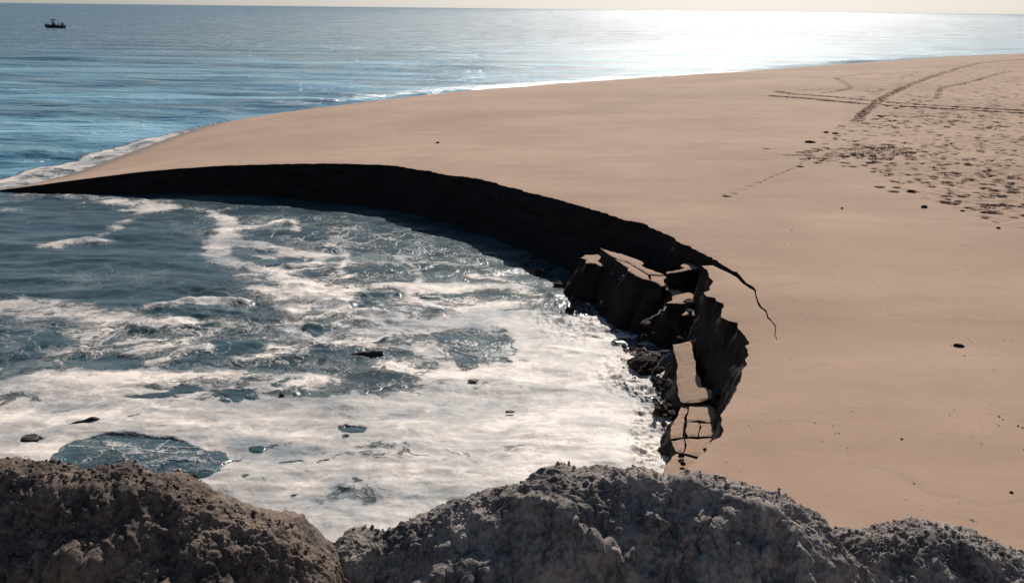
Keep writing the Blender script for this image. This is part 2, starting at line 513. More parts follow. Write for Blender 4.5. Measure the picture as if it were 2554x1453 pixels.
# ------------------------------------------------------------------ beach sheet
def foot_marks():
    """dents: x, y, angle, half length, half width, depth"""
    D = []
    def add(px, py, l=0.15, w=0.075, dp=0.06, ang=None):
        P, _ = on_beach(px, py)
        D.append((P[0, 0], P[0, 1], rng.uniform(-0.5, 0.5) if ang is None else ang, l, w, dp))
    # trampled field on the right
    poly = np.array([(2000, 398), (2060, 330), (2110, 300), (2150, 265), (2100, 215), (2200, 185), (2330, 165), (2560, 145), (2700, 150),
                     (2800, 640), (2560, 590), (2450, 545), (2340, 515), (2260, 480), (2190, 440)], float)
    n = 0
    edge_ = poly[[14, 13, 12, 11, 10]]; edge2_ = poly[[0, 1, 2, 3, 4, 5]]; edge0_ = poly[[0, 14]]
    while n < 1900:
        u = rng.uniform(1990, 2780); v = 150 + 460 * rng.uniform(0, 1) ** 1.6
        q_ = np.array([[u, v]])
        if not inside_poly(q_, poly)[0]: continue
        de = min(polyline_dist(q_, edge_)[0][0], 1.3 * polyline_dist(q_, edge2_)[0][0], polyline_dist(q_, edge0_)[0][0])
        if rng.random() > 0.12 + de / 75: continue
        if fbm(np.array([u / 60]), np.array([v / 22]), 2, 9)[0] < -0.12 and rng.random() < 0.75: continue
        k = rng.uniform(0.5, 1.05) * (1.0 if v > 330 else 1.6)
        add(u, v, 0.15 * k, 0.15 * k * rng.uniform(.6, 1.5), rng.uniform(0.07, 0.17), rng.uniform(-1.2, 1.2)); n += 1
    for u, v in [(2195, 466), (2240, 468), (2275, 478), (2230, 478), (2060, 331), (2085, 333), (2035, 378), (2025, 395), (2040, 407), (2355, 430), (2385, 432),
                 (2460, 440), (2440, 345), (2530, 447), (2500, 400), (2360, 505), (2400, 490), (2310, 455), (2480, 475), (2420, 520), (2330, 440)]:
        add(u, v, 0.17, 0.17, 0.16)
    for _ in range(120):       # dug-over patch
        add(rng.normal(2195, 38), rng.normal(379, 8), rng.uniform(.15, .35), rng.uniform(.12, .22), rng.uniform(.12, .24))
    for _ in range(34):
        add(rng.normal(2065, 38), rng.normal(388, 9), rng.uniform(.15, .3), rng.uniform(.1, .18), rng.uniform(.08, .16))
    return D

TRACKS = [  # tyre ruts and footpaths as photo polylines: width (m), depth (m)
    ([(1940, 228), (1985, 236), (2060, 240), (2160, 250), (2260, 259), (2400, 268), (2560, 276), (2760, 284)], 0.38, 0.12),
    ([(1930, 240), (2020, 246), (2100, 254), (2200, 262), (2330, 270), (2450, 276), (2580, 284), (2760, 294)], 0.40, 0.14),
    ([(2138, 303), (2150, 286), (2170, 268), (2195, 250), (2230, 230), (2270, 212), (2320, 193), (2370, 177), (2420, 163), (2470, 154), (2600, 146)], 0.30, 0.12),
    ([(2085, 194), (2105, 206), (2128, 218), (2100, 226), (2050, 232)], 0.16, 0.09),
    ([(2100, 190), (2180, 184), (2270, 186), (2340, 184), (2420, 176)], 0.2, 0.07),
    ([(2340, 245), (2345, 220), (2380, 212), (2420, 206), (2470, 190), (2520, 178)], 0.2, 0.09),
    ([(1990, 226), (2050, 222), (2130, 224), (2250, 236), (2330, 246)], 0.13, 0.07),
    ([(2010, 402), (1985, 418), (1930, 440), (1890, 458), (1850, 474), (1812, 490)], 0.035, 0.03),
]

def build_beach():
    pts = []
    def lattice(u0, u1, du, v0, v1, dv, excl=None):
        uu, vv = np.meshgrid(np.arange(u0, u1, du), np.arange(v0, v1, dv))
        uu = uu.ravel() + rng.uniform(-.3, .3, uu.size) * du; vv = vv.ravel() + rng.uniform(-.3, .3, vv.size) * dv
        if excl:
            m = (uu > excl[0]) & (uu < excl[1]) & (vv > excl[2]) & (vv < excl[3]); uu, vv = uu[~m], vv[~m]
        P, z = on_beach(uu, vv)
        pts.append(P[(z > -0.8) & np.isfinite(P[:, 0])])
    FX = (1890, 2640, 134, 602)
    lattice(-120, 2700, 6.0, 128, 1520, 5.0, FX)
    lattice(FX[0], FX[1], 4.0, FX[2], 320, 0.5)
    lattice(FX[0], FX[1], 3.0, 320, FX[3], 1.05)
    lattice(1740, 1960, 4.0, 620, 1180, 4.0)
    # outlying ground, coarse
    gx, gy = np.meshgrid(np.arange(-34, 420, 3.0), np.arange(-40, 400, 3.0))
    G = np.stack([gx.ravel(), gy.ravel()], 1) + rng.uniform(-.5, .5, (gx.size, 2))
    G3 = np.hstack([G, np.full((len(G), 1), 1.5)])
    with np.errstate(all='ignore'):
        pu, pv = project(G3)
    front = (G3 - np.array([0, 0, CAM_H])) @ F_ > 1
    inframe = front & (pu > -140) & (pu < 2720) & (pv < 1540)
    G = G[~inframe]
    sd = shore_d(G)
    pts.append(G[(sd > -8)])
    P = np.vstack(pts)
    # clear the hole and a narrow strip along its rim
    keep = ~in_hole(P)
    P = P[keep]
    keep = rim_dist(P) > 0.03
    P = P[keep]
    n0 = len(P)
    V = np.vstack([P, RIM])
    m = len(RIM)
    edges = [(n0 + i, n0 + i + 1) for i in range(m - 1)]
    res = delaunay_2d_cdt([Vector(q) for q in V], edges, [], 0, 1e-6)
    vo = np.array([(q.x, q.y) for q in res[0]])
    fo = np.array(res[2], np.int64)
    c = vo[fo].mean(1)
    okf = ~in_hole(c)
    fo = fo[okf]
    # drop slivers that span open water on the convex hull
    e = np.linalg.norm(vo[fo] - vo[np.roll(fo, 1, axis=1)], axis=2).max(1)
    rr = np.hypot(c[:, 0], c[:, 1])[okf]
    fo = fo[e < np.maximum(7.0, 0.12 * rr)]
    sd = shore_d(vo)
    z = beach_z(vo, sd)
    z = z + sstep(1, 8, sd) * (0.035 * fbm(vo[:, 0] * .16, vo[:, 1] * .16, 3, 41) + 0.006 * fbm(vo[:, 0] * 1.3, vo[:, 1] * 1.3, 3, 43))
    rimd = rim_dist(vo)
    # dents
    sel = np.where((vo[:, 0] > 5) & (vo[:, 1] > 14))[0]
    q = vo[sel]; dz = np.zeros(len(sel)); wetd = np.zeros(len(vo))
    for (x, y, a, l, w, dp) in foot_marks():
        mm = (np.abs(q[:, 0] - x) < 0.7) & (np.abs(q[:, 1] - y) < 0.7)
        if not mm.any(): continue
        ex = q[mm, 0] - x; ey = q[mm, 1] - y
        r = np.hypot((ex * math.cos(a) + ey * math.sin(a)) / l, (-ex * math.sin(a) + ey * math.cos(a)) / w)
        dz[mm] = np.minimum(dz[mm], -dp * (1 - sstep(0.72, 1.05, r))) + (0.022 + 0.035 * sstep(30, 50, y)) * np.exp(-((r - 1.3) / .25) ** 2)
    for L, w, dp in TRACKS:
        pl = chaikin(rim_world(L), 2)
        d, _, al = polyline_dist(q, pl)
        wob = 1 + 0.45 * fbm(al * 1.1, al * 0 + 2.2, 3, 51)
        r = d / (w * wob)
        tread = 0.75 + 0.35 * np.sign(np.sin(al * 2 * math.pi / 0.55))
        dz = np.minimum(dz, -2.6 * dp * tread * (1 - sstep(0.6, 1.05, r))) + 0.15 * (0.5 + tread * .6) * np.exp(-((r - 1.45) / .4) ** 2) * sstep(0.05, 0.15, w)
    tramp = inside_poly(q, rim_world([(2040, 340), (2110, 300), (2110, 200), (2330, 165), (2640, 145), (2660, 600), (2450, 545), (2260, 480)]))
    dz += np.where(tramp, 0.07 * fbm(q[:, 0] * 2.0, q[:, 1] * 2.2, 4, 61), 0)
    z[sel] += dz
    # crumbling lip
    z -= 0.015 * np.exp(-(rimd / 0.12) ** 2)
    wet = sstep(0.32, 0.02, z + 0.05 * fbm(vo[:, 0] * .3, vo[:, 1] * .3, 3, 71))
    V3 = np.column_stack([vo, z])
    # make the normals look up
    a, b, cc = V3[fo[:, 0]], V3[fo[:, 1]], V3[fo[:, 2]]
    flip = np.cross(b - a, cc - a)[:, 2] < 0
    fo[flip] = fo[flip][:, ::-1]
    o = mesh_obj("beach", V3, fo, M_sand, attrs={"wet": wet})
    props(o, "smooth tan sand beach curving round the collapse", None, None, "structure")
    return o

build_beach()

# ------------------------------------------------------------------ scarp (the broken face below the rim)
def build_scarp():
    n = len(RIM)
    zt = beach_z(RIM) - 0.015
    T = np.gradient(RIM, axis=0); T /= np.linalg.norm(T, axis=1)[:, None] + 1e-9
    # smooth the inward normal so that jags do not cross
    Nn = np.stack([T[:, 1], -T[:, 0]], 1)
    k = np.ones(9) / 9
    Ns = np.stack([np.convolve(np.pad(Nn[:, j], 4, 'edge'), k, 'valid') for j in (0, 1)], 1)
    Ns /= np.linalg.norm(Ns, axis=1)[:, None] + 1e-9
    # inward = towards the hole
    test = RIM + Ns * 0.05
    pass
    s = np.concatenate([[0], np.cumsum(np.linalg.norm(np.diff(RIM, axis=0), axis=1))])
    kw = 33
    RS = np.stack([np.convolve(np.pad(RIM[:, j], kw // 2, 'edge'), np.ones(kw) / kw, 'valid') for j in (0, 1)], 1)
    cf = np.convolve(np.pad(crack_flag, kw // 2, 'edge'), np.ones(kw) / kw, 'valid')
    rows = 30
    V = np.zeros((rows, n, 3))
    slope = np.where(crack_flag > 0, 0.0, 0.26)
    slope = np.convolve(np.pad(slope, 6, 'edge'), np.ones(13) / 13, 'valid')
    zb = -0.7
    for r in range(rows):
        t = (r / (rows - 1)) ** 1.15
        z = zt * (1 - t) + zb * t
        drop = zt - z
        amp = np.where(crack_flag > 0, 0.01, 0.13) * sstep(0, 0.35, drop)
        off = slope * drop * (0.7 + 0.5 * t) - np.where(crack_flag > 0, 0, 0.03) * np.exp(-((drop - 0.12) / 0.08) ** 2)
        off = off + amp * (fbm(s * 0.9, z * 1.6, 4, 81) + 0.5 * billow(s * 3.0, z * 2.4, 3, 85))
        wv = (sstep(0.03, 0.5, drop) * np.clip(1 - 2 * cf, 0, 1))[:, None]
        base = RIM * (1 - wv) + RS * wv
        V[r, :, :2] = base + Ns * off[:, None]
        V[r, :, 2] = z
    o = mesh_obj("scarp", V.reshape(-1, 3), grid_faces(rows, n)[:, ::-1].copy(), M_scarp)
    props(o, "black shaded sand face below the curved beach edge", None, None, "structure")
build_scarp()

# ------------------------------------------------------------------ sea and pool: one sheet to the horizon
def ell(P, u, v, ru, rv):
    """elliptic radius of water points about the spot seen at (u, v)"""
    c = at(u, v); ax = at(u + ru, v) - c; ay = (at(u, v - rv) - at(u, v + rv)) / 2
    M = np.linalg.inv(np.stack([ax, ay], 1))
    q = (P - c) @ M.T
    return np.hypot(q[:, 0], q[:, 1])

def stroke(P, px, w):
    d, _, al = polyline_dist(P, chaikin(at(*np.array(px, float).T), 1))
    return d / w

def foam_fields(P):
    n = len(P)
    wob = fbm(P[:, 0] * .5, P[:, 1] * .5, 4, 101)
    dens = np.full(n, 0.30); lace = np.full(n, 0.35)
    def blob(u, v, ru, rv, val, la=None, soft=(0.55, 1.15), wv=0.35):
        nonlocal dens, lace
        k = 1 - sstep(soft[0], soft[1], ell(P, u, v, ru, rv) + wv * wob)
        dens = dens * (1 - k) + val * k
        if la is not None: lace = lace * (1 - k) + la * k
    def line(px, w, val, la=None, wv=0.5):
        nonlocal dens, lace
        k = 1 - sstep(0.0, 1.9, stroke(P, px, w) + wv * wob)
        dens = np.maximum(dens, val * k)
    # clear water at the upper left
    blob(230, 620, 360, 140, -0.35, 0.08)
    blob(620, 560, 220, 40, -0.05, 0.6)
    blob(880, 590, 200, 40, 0.16, 1.0)
    blob(1130, 650, 220, 45, 0.02, 1.0)
    blob(320, 700, 330, 45, -0.10, 0.25)
    # dense raft over the near and right part
    blob(800, 1190, 1500, 260, 0.95, 0.2, (0.75, 1.05), 0.15)
    blob(1350, 900, 330, 170, 1.0, 0.2, (0.6, 1.1))
    blob(980, 870, 190, 66, 0.60, 1.0)
    blob(250, 1050, 460, 110, 0.92, 0.3)
    blob(1250, 1120, 420, 90, 0.95, 0.2)
    blob(1500, 1010, 180, 180, 1.05, 0.2)
    blob(1060, 760, 150, 45, 0.22, 1.0)
    # half-covered middle
    blob(480, 850, 430, 64, 0.45, 1.0)
    blob(300, 965, 420, 44, 0.80, 0.5)
    blob(640, 960, 300, 35, 0.62, 0.7)
    blob(780, 690, 190, 60, 0.42, 1.0)
    blob(880, 790, 190, 44, 0.52, 1.0)
    blob(120, 785, 270, 42, 0.60, 0.5, (0.3, 1.2))
    blob(380, 815, 110, 24, 0.52, 0.6, (0.3, 1.2))
    # streams and crests of foam
    line([(18, 496), (120, 490), (230, 497), (320, 503), (400, 514)], 0.9, 1.5)
    line([(20, 512), (120, 516), (200, 508)], 0.35, 0.6)
    line([(400, 512), (330, 545), (270, 580), (200, 610)], 0.28, 0.58)
    line([(140, 612), (200, 600), (250, 606)], 0.45, 0.75)
    line([(500, 520), (545, 540), (575, 560), (560, 590), (540, 620), (560, 650), (620, 665), (700, 680), (760, 710)], 0.42, 0.85)
    line([(545, 605), (640, 610), (720, 630), (800, 640)], 0.46, 0.85)
    line([(570, 565), (640, 570), (700, 548), (735, 552), (740, 580)], 0.20, 0.70)
    line([(640, 640), (720, 665), (790, 660), (800, 640)], 0.30, 0.75)
    line([(700, 690), (780, 730), (860, 770), (960, 810), (1080, 830), (1160, 800), (1250, 770)], 0.75, 0.90)
    line([(960, 715), (1080, 722), (1200, 712), (1290, 722), (1345, 745)], 0.42, 1.0)
    line([(1180, 690), (1250, 698), (1320, 722)], 0.30, 0.9)
    line([(870, 655), (960, 662), (1050, 655), (1140, 660)], 0.16, 0.65)
    line([(400, 770), (470, 755), (540, 748), (600, 755)], 0.30, 0.85)
    line([(18, 760), (150, 775), (260, 800), (340, 815), (430, 812)], 0.7, 0.72)
    line([(620, 690), (680, 740), (760, 790), (700, 830), (800, 850)], 0.5, 0.68)
    line([(820, 610), (870, 640), (840, 680), (900, 700)], 0.22, 0.66)
    line([(980, 640), (1060, 690), (1000, 740), (1100, 770)], 0.2, 0.66)
    line([(140, 830), (150, 870), (170, 905)], 0.20, 0.70)
    line([(18, 870), (90, 880), (180, 910), (280, 890), (420, 860)], 0.16, 0.62)
    line([(330, 920), (450, 890), (560, 905), (700, 890)], 0.22, 0.70)
    # openings in the raft; some paint dark wave hollows as bare water
    wob2 = fbm(P[:, 0] * 1.6, P[:, 1] * 1.6, 4, 103)
    wob3 = fbm(P[:, 0] * 4.2, P[:, 1] * 4.2, 3, 105)
    def hole(u, v, ru, rv, la, wv=0.75, soft=(0.45, 1.25), val=-0.35):
        nonlocal dens, lace
        k = 1 - sstep(soft[0], soft[1], ell(P, u, v, ru, rv) + wv * (wob3 if ru < 60 else wob2) + 0.2 * wob)
        dens = dens * (1 - k) + val * k
        lace = lace * (1 - k) + la * k
    hole(345, 1150, 232, 66, 1.0, 0.16, (0.90, 1.0), -0.6)
    hole(590, 868, 66, 24, 0.3, 0.9); hole(520, 895, 70, 16, 0.4); hole(850, 886, 135, 22, 0.4)
    hole(1195, 868, 92, 48, 0.7); hole(590, 990, 46, 15, 0.3, 1.1); hole(75, 1096, 30, 9, 0.0, 1.0)
    hole(270, 905, 80, 28, 0.3); hole(90, 850, 95, 42, 0.8)
    hole(880, 1072, 36, 10, 0, 1.2)
    hole(1560, 858, 34, 13, 0.2); hole(785, 832, 26, 14, 0); hole(905, 766, 34, 15, 0);
    hole(465, 784, 44, 16, 0.1); hole(545, 780, 44, 13, 0.1); hole(460, 972, 40, 12, 0.2); hole(640, 1118, 26, 7, 0, .6)
    hole(380, 990, 70, 8, 0); hole(690, 655, 70, 10, .5)
    # finer specks of open water in the near raft
    sp = fbm(P[:, 0] * 2.6, P[:, 1] * 3.4, 4, 107) * (1 - sstep(0.5, 1.2, np.minimum(ell(P, 760, 1150, 260, 110), ell(P, 640, 960, 260, 40))))
    dens = dens - 0.75 * sstep(0.16, 0.5, sp)
    # foam thinned by the far scarp, painting its shadow on the water darker
    dA, _, _ = polyline_dist(P, rA[::6])
    shade_fade = sstep(1.2, 4.2, dA + 0.8 * wob)
    shade_fade = np.where(P[:, 1] > 20, shade_fade, 1.0)
    dens = dens * (0.25 + 0.75 * shade_fade) ; lace = lace * (0.25 + 0.75 * shade_fade)
    return dens, lace

def build_sea():
    # rings about the point below the viewer: fine near, growing with distance
    dep = np.concatenate([np.linspace(rad(52), rad(37), 26, endpoint=False), np.linspace(rad(37), rad(3.0), 640, endpoint=False),
                          np.linspace(rad(3.0), rad(0.25), 110, endpoint=False), np.geomspace(rad(0.25), rad(0.012), 24)])
    r = CAM_H / np.tan(dep)
    az = np.concatenate([np.linspace(rad(-80), rad(-36), 34, endpoint=False), np.linspace(rad(-36), rad(36), 820, endpoint=False), np.linspace(rad(36), rad(80), 36)])
    RR, AA = np.meshgrid(r, az, indexing='ij')
    P = np.stack([RR * np.sin(AA), RR * np.cos(AA)], -1).reshape(-1, 2)
    nr, nc = RR.shape
    bz = beach_z(P)
    cand = np.where((bz < 0.12) | (P[:, 1] < 45))[0]
    ins_ = np.zeros(len(P), bool); ins_[cand] = in_hole(P[cand], True)
    nr_ = np.zeros(len(P), bool)
    c2 = np.where(~ins_ & (bz >= 0.12) & (np.hypot(P[:, 0], P[:, 1]) < 45) & (P[:, 0] < 7) & (P[:, 1] > 7))[0]
    nr_[c2] = rim_dist(P[c2], 1.0) < 0.7
    keepv = ins_ | nr_ | (bz < 0.12)
    f = grid_faces(nr, nc)
    f = f[keepv[f].all(1)]
    used = np.unique(f); remap = np.full(len(P), -1); remap[used] = np.arange(len(used)); f = remap[f]
    P = P[used]; ins = ins_[used]; sd = shore_d(P)
    # pool weight: inside the collapse, blending out to the open sea on the left
    pool = (ins | nr_[used]).astype(float) * sstep(-30, -21, P[:, 0])
    idx = np.where(pool > 0)[0]
    dens = np.zeros(len(P)); lace = np.zeros(len(P))
    a, b = foam_fields(P[idx]); dens[idx] = a * pool[idx]; lace[idx] = b * pool[idx]
    # ---- open sea: swash edge, foam streaks
    sea = pool < 1
    dsh = -sd
    edge_w = 0.32 + 1.9 * sstep(60, 38, P[:, 1])            # wide pale swash near the spit
    wobs = 0.35 * fbm(P[:, 0] * .35, P[:, 1] * .35, 3, 111)
    sw = sstep(edge_w, edge_w * 0.55, dsh + wobs) * sstep(-1.2, 0.0, dsh)
    gaps = (0.45 + 0.6 * sstep(-0.15, 0.2, fbm(P[:, 0] * .12, P[:, 1] * .12, 3, 113))) * sstep(150, 70, P[:, 1]) + sstep(60, 45, P[:, 1])
    outer = np.exp(-((dsh + wobs - edge_w * 0.72) / (0.16 * edge_w)) ** 2)
    sw = np.maximum(sw * 0.78, 1.25 * outer * sstep(-0.6, 0.2, dsh))
    dens = np.where(sea, np.maximum(dens, 0.92 * sw * np.clip(gaps, 0, 1) * (0.22 + 0.78 * sstep(62, 48, P[:, 1]))), dens)
    stk = sstep(0.10, 0.5, fbm(P[:, 0] * .05, P[:, 1] * .22, 4, 117)) * sstep(110, 40, P[:, 1])
    dens = np.where(sea, np.maximum(dens, 0.34 * stk), dens)
    # ---- wave relief
    z = np.zeros(len(P)); R1 = np.hypot(P[:, 0], P[:, 1])
    row = R1 * R1 / (CAM_H * 887)
    wr = np.random.default_rng(5)
    calm = sstep(0.0, 1.4, np.where(ins, 2.0, dsh))
    for lam in (14, 9.5, 6.5, 4.6, 3.3, 2.4, 1.8, 1.3, 1.0):
        ix = np.where((pool < 1) & (row / lam < 0.5))[0]; q = P[ix]; wt = (1 - pool[ix]) * sstep(0.5, 0.2, row[ix] / lam)
        m = 0.55 + 0.9 * perlin(q[:, 0] / (lam * 3.1), q[:, 1] / (lam * 2.2), int(lam * 10) + 7)
        pp = 0.9 * perlin(q[:, 0] / lam / 1.7, q[:, 1] / lam / 1.7, 33)
        for _ in range(4):
            th = wr.normal(rad(96), rad(26)); kx, ky = math.cos(th) * 2 * math.pi / lam, math.sin(th) * 2 * math.pi / lam
            z[ix] += wt * 0.0085 * lam ** 0.85 * m * np.sin(kx * q[:, 0] + ky * q[:, 1] + wr.uniform(0, 6.28) + pp)
    ix = np.where(pool > 0)[0]; q = P[ix]; dz = np.zeros(len(ix)); dq = dens[ix]
    clear = sstep(0.5, 0.2, dq)
    for lam, amp in ((5.0, 0.050), (2.6, 0.040), (1.5, 0.026), (0.8, 0.008), (0.42, 0.003)):
        dz += amp * (0.95 + 0.25 * clear) * (billow(q[:, 0] / lam * 0.62 + 3, q[:, 1] / lam * 1.5, 2, int(lam * 37)) - 0.35) * sstep(0.6, 0.2, row[ix] / lam)
    for lam, th, amp in ((2.9, 84, .036), (1.9, 101, .026), (1.25, 92, .016), (0.85, 78, .010)):
        k = 2 * math.pi / lam; m = 0.5 + perlin(q[:, 0] / lam / 3, q[:, 1] / lam / 2, 19)
        dz += amp * m * clear * np.sin(k * (math.cos(rad(th)) * q[:, 0] + math.sin(rad(th)) * q[:, 1]) + 1.5 * perlin(q[:, 0] / lam / 2, q[:, 1] / lam / 2, 21))
    foamk = sstep(0.35, 0.75, dq + 0.3 * fbm(q[:, 0] * 1.1, q[:, 1] * 1.6, 4, 121))
    dz += foamk * (0.02 + 0.045 * fbm(q[:, 0] * 0.35, q[:, 1] * 1.5, 4, 123) + 0.030 * fbm(q[:, 0] * 1.2, q[:, 1] * 2.4, 4, 125))
    mid = 1 - sstep(0.4, 1.15, np.minimum(ell(q, 820, 790, 330, 110), ell(q, 500, 800, 260, 60)))
    dz += mid * (0.075 * billow(q[:, 0] * 0.9, q[:, 1] * 1.5, 3, 141) + 0.012 * fbm(q[:, 0] * 3, q[:, 1] * 4, 3, 143))
    # churned, spattering foam against the right bank
    ch = 1 - sstep(0.5, 1.15, np.minimum(np.minimum(ell(q, 1450, 800, 130, 60), ell(q, 1580, 930, 110, 70)), ell(q, 1620, 1080, 60, 130)))
    dz += ch * 0.17 * fbm(q[:, 0] * 2.0, q[:, 1] * 2.6, 6, 127, 0.72)
    dens[ix] = dens[ix] - 0.55 * ch * sstep(0.1, 0.45, fbm(q[:, 0] * 2.4, q[:, 1] * 3.4, 5, 129, 0.65))
    # breaking crests in the left half
    for px, hg, w in (([(18, 494), (120, 489), (230, 494), (320, 501), (400, 512)], .12, .35), ([(140, 612), (200, 601), (250, 606)], .12, .3),
                      ([(400, 772), (470, 757), (540, 750), (600, 757)], .16, .22), ([(740, 720), (800, 745), (870, 770)], .10, .3)):
        dz += hg * np.exp(-(stroke(q, px, w)) ** 2) * (0.7 + 0.6 * fbm(q[:, 0] * 2, q[:, 1] * 2, 3, 133))
    z[ix] += pool[ix] * dz
    z *= calm
    # small wavelets rolling in along the outer shore
    for px, hgt in (([(1060, 236), (1110, 233), (1180, 228)], 0.17), ([(735, 276), (780, 272)], 0.13)):
        d, _, al = polyline_dist(P, at(*np.array(px, float).T))
        z += hgt * np.exp(-(d / 0.55) ** 2); dens = np.where(sea, np.maximum(dens, 0.05 * np.exp(-(d / 1.0) ** 2)), dens)
    off = sstep(4, 130, dsh) * (1 - pool)
    ruff = np.where(pool > 0.5, 1.0, 0.35 + 0.65 * sstep(0, 6, dsh))
    V = np.column_stack([P, z])
    o = mesh_obj("sea", V, f[:, ::-1].copy(), M_water, attrs={"foam": dens, "lace": lace, "pool": pool, "ruffle": ruff, "offshore": off})
    props(o, "blue sea and foam covered water filling the collapse", None, None, "structure")
    if o.data.polygons[0].normal.z < 0: o.data.flip_normals()
build_sea()

# ------------------------------------------------------------------ slumped slabs of beach
def build_slab(px, zs, label, flare=0.35, seed=1, jagamp=0.03, bottom=-0.5, crust=0.05, group=None):
    px = np.array(px, float)
    zs = np.broadcast_to(np.asarray(zs, float), (len(px),)).copy()
    P = at(px[:, 0], px[:, 1], zs)
    loop = np.vstack([P, P[:1]])
    # plane fit for heights
    A = np.column_stack([P, np.ones(len(P))]); co, *_ = np.linalg.lstsq(A, zs, rcond=None)
    J = jag(loop, 0.05, jagamp, seed)[:-1]
    area = 0.5 * np.sum(J[:, 0] * np.roll(J[:, 1], -1) - np.roll(J[:, 0], -1) * J[:, 1])
    if area < 0: J = J[::-1]
    m = len(J)
    cz = lambda Q: Q @ co[:2] + co[2] + 0.010 * fbm(Q[:, 0] * 4, Q[:, 1] * 4, 3, seed)
    # crust: top cap with interior points
    lo, hi = J.min(0), J.max(0)
    g = np.stack(np.meshgrid(np.arange(lo[0], hi[0], .09), np.arange(lo[1], hi[1], .09)), -1).reshape(-1, 2)
    g = g + np.random.default_rng(seed).uniform(-.02, .02, g.shape)
    dd, _, _ = polyline_dist(g, np.vstack([J, J[:1]]))
    g = g[inside_poly(g, J) & (dd > 0.03)]
    res = delaunay_2d_cdt([Vector(q) for q in np.vstack([J, g])], [(i, (i + 1) % m) for i in range(m)], [], 1, 1e-6)
    vo = np.array([(q.x, q.y) for q in res[0]])
    top = np.column_stack([vo, cz(vo)])
    crumbz = 0.006 + 0.020 * np.clip(0.4 + fbm(J[:, 0] * 7, J[:, 1] * 7, 3, seed + 21), 0, 1)
    if len(vo) >= m and np.allclose(vo[:m], J, atol=1e-4): top[:m, 2] -= crumbz
    else: crumbz = crumbz * 0
    faces = [tuple(q) for q in res[2]]
    nv = len(top)
    # side of the crust
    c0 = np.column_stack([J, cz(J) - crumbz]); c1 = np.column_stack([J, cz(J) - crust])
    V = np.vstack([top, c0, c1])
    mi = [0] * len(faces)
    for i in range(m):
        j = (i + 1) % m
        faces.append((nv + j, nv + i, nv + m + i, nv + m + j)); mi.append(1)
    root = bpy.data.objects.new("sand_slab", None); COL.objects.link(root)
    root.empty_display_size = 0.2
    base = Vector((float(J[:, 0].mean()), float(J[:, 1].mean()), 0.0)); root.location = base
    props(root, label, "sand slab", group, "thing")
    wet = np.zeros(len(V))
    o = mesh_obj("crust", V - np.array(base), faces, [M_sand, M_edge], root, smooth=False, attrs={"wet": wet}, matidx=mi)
    # body
    T = np.roll(J, -1, 0) - np.roll(J, 1, 0); T /= np.linalg.norm(T, axis=1)[:, None] + 1e-9
    Nn = np.stack([T[:, 1], -T[:, 0]], 1)
    ker = np.ones(11) / 11
    Nn = np.stack([np.convolve(np.concatenate([Nn[-5:, k], Nn[:, k], Nn[:5, k]]), ker, 'valid') for k in (0, 1)], 1)
    s = np.concatenate([[0], np.cumsum(np.linalg.norm(np.diff(J, axis=0), axis=1))])
    rows = 16; B = []
    h_ = min(9, (m - 1) // 2)
    JS = np.stack([np.convolve(np.concatenate([J[-h_:, k], J[:, k], J[:h_, k]]), np.ones(2 * h_ + 1) / (2 * h_ + 1), 'valid') for k in (0, 1)], 1)
    zt = cz(J) - crust
    for r in range(rows):
        t = r / (rows - 1); z = zt * (1 - t) + bottom * t; drop = zt - z
        off = flare * drop + 0.10 * sstep(0, .3, drop) * (fbm(s * 1.7 + seed, z * 2.2, 4, seed + 3) + 0.6 * billow(s * 4.5, z * 4, 3, seed + 9)) - 0.012
        wv = (0.85 * sstep(0.02, 0.4, drop))[:, None]
        B.append(np.column_stack([J * (1 - wv) + JS * wv + Nn * (off + 0.10 * wv[:, 0])[:, None], z]))
    B = np.vstack(B)
    bf = [(r * m + (i + 1) % m, r * m + i, (r + 1) * m + i, (r + 1) * m + (i + 1) % m) for r in range(rows - 1) for i in range(m)]
    bf.append(tuple(range((rows - 1) * m, rows * m)))
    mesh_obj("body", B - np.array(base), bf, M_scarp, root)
    return root

build_slab([(1497, 617), (1520, 625), (1545, 631), (1575, 640), (1600, 650), (1606, 655), (1601, 662), (1625, 672), (1652, 681), (1655, 684), (1618, 683), (1606, 675), (1580, 660), (1565, 651), (1545, 646), (1528, 639), (1512, 628)],
           1.22, "long tapering pale slab lying close against the black scarp", 0.30, 201, 0.010)
build_slab([(1529, 640), (1545, 646), (1563, 653), (1578, 662), (1604, 677), (1616, 685), (1618, 692), (1622, 697), (1606, 694), (1588, 687), (1566, 673), (1567, 667), (1545, 652)],
           1.205, "pale slab strip below the long tapering slab, nearer the water", 0.42, 203, 0.010)
build_slab([(1622, 686), (1655, 686), (1661, 690), (1655, 697), (1660, 709), (1650, 712), (1638, 703), (1624, 698)],
           1.19, "small broken slab at the lower end of the long pale slab", 0.45, 205, 0.02)
build_slab([(1447, 641), (1460, 635), (1490, 633), (1505, 643), (1495, 648), (1510, 652), (1514, 661), (1498, 662), (1485, 656), (1462, 655), (1465, 647)],
           0.95, "ragged little pale patch low on the black scarp, above the water", 0.55, 207, 0.03)
build_slab([(1662, 677), (1690, 672), (1708, 668), (1698, 661), (1706, 655), (1722, 655), (1735, 660), (1752, 663), (1745, 668), (1722, 670), (1700, 675), (1664, 681)],
           1.45, "narrow pale slab bridging the gap beside the cracked sand tongue", 0.12, 209, 0.012)
build_slab([(1660, 719), (1690, 717), (1702, 727), (1738, 730), (1741, 752), (1700, 755), (1664, 754), (1676, 748), (1675, 728)],
           1.05, "squarish pale slab below the dark pit", 0.35, 211, 0.02)
build_slab([(1700, 765), (1722, 758), (1742, 760), (1736, 768), (1748, 776), (1738, 785), (1700, 783), (1712, 774)],
           0.92, "small split wedge of pale sand just below the squarish slab", 0.30, 213, 0.02)
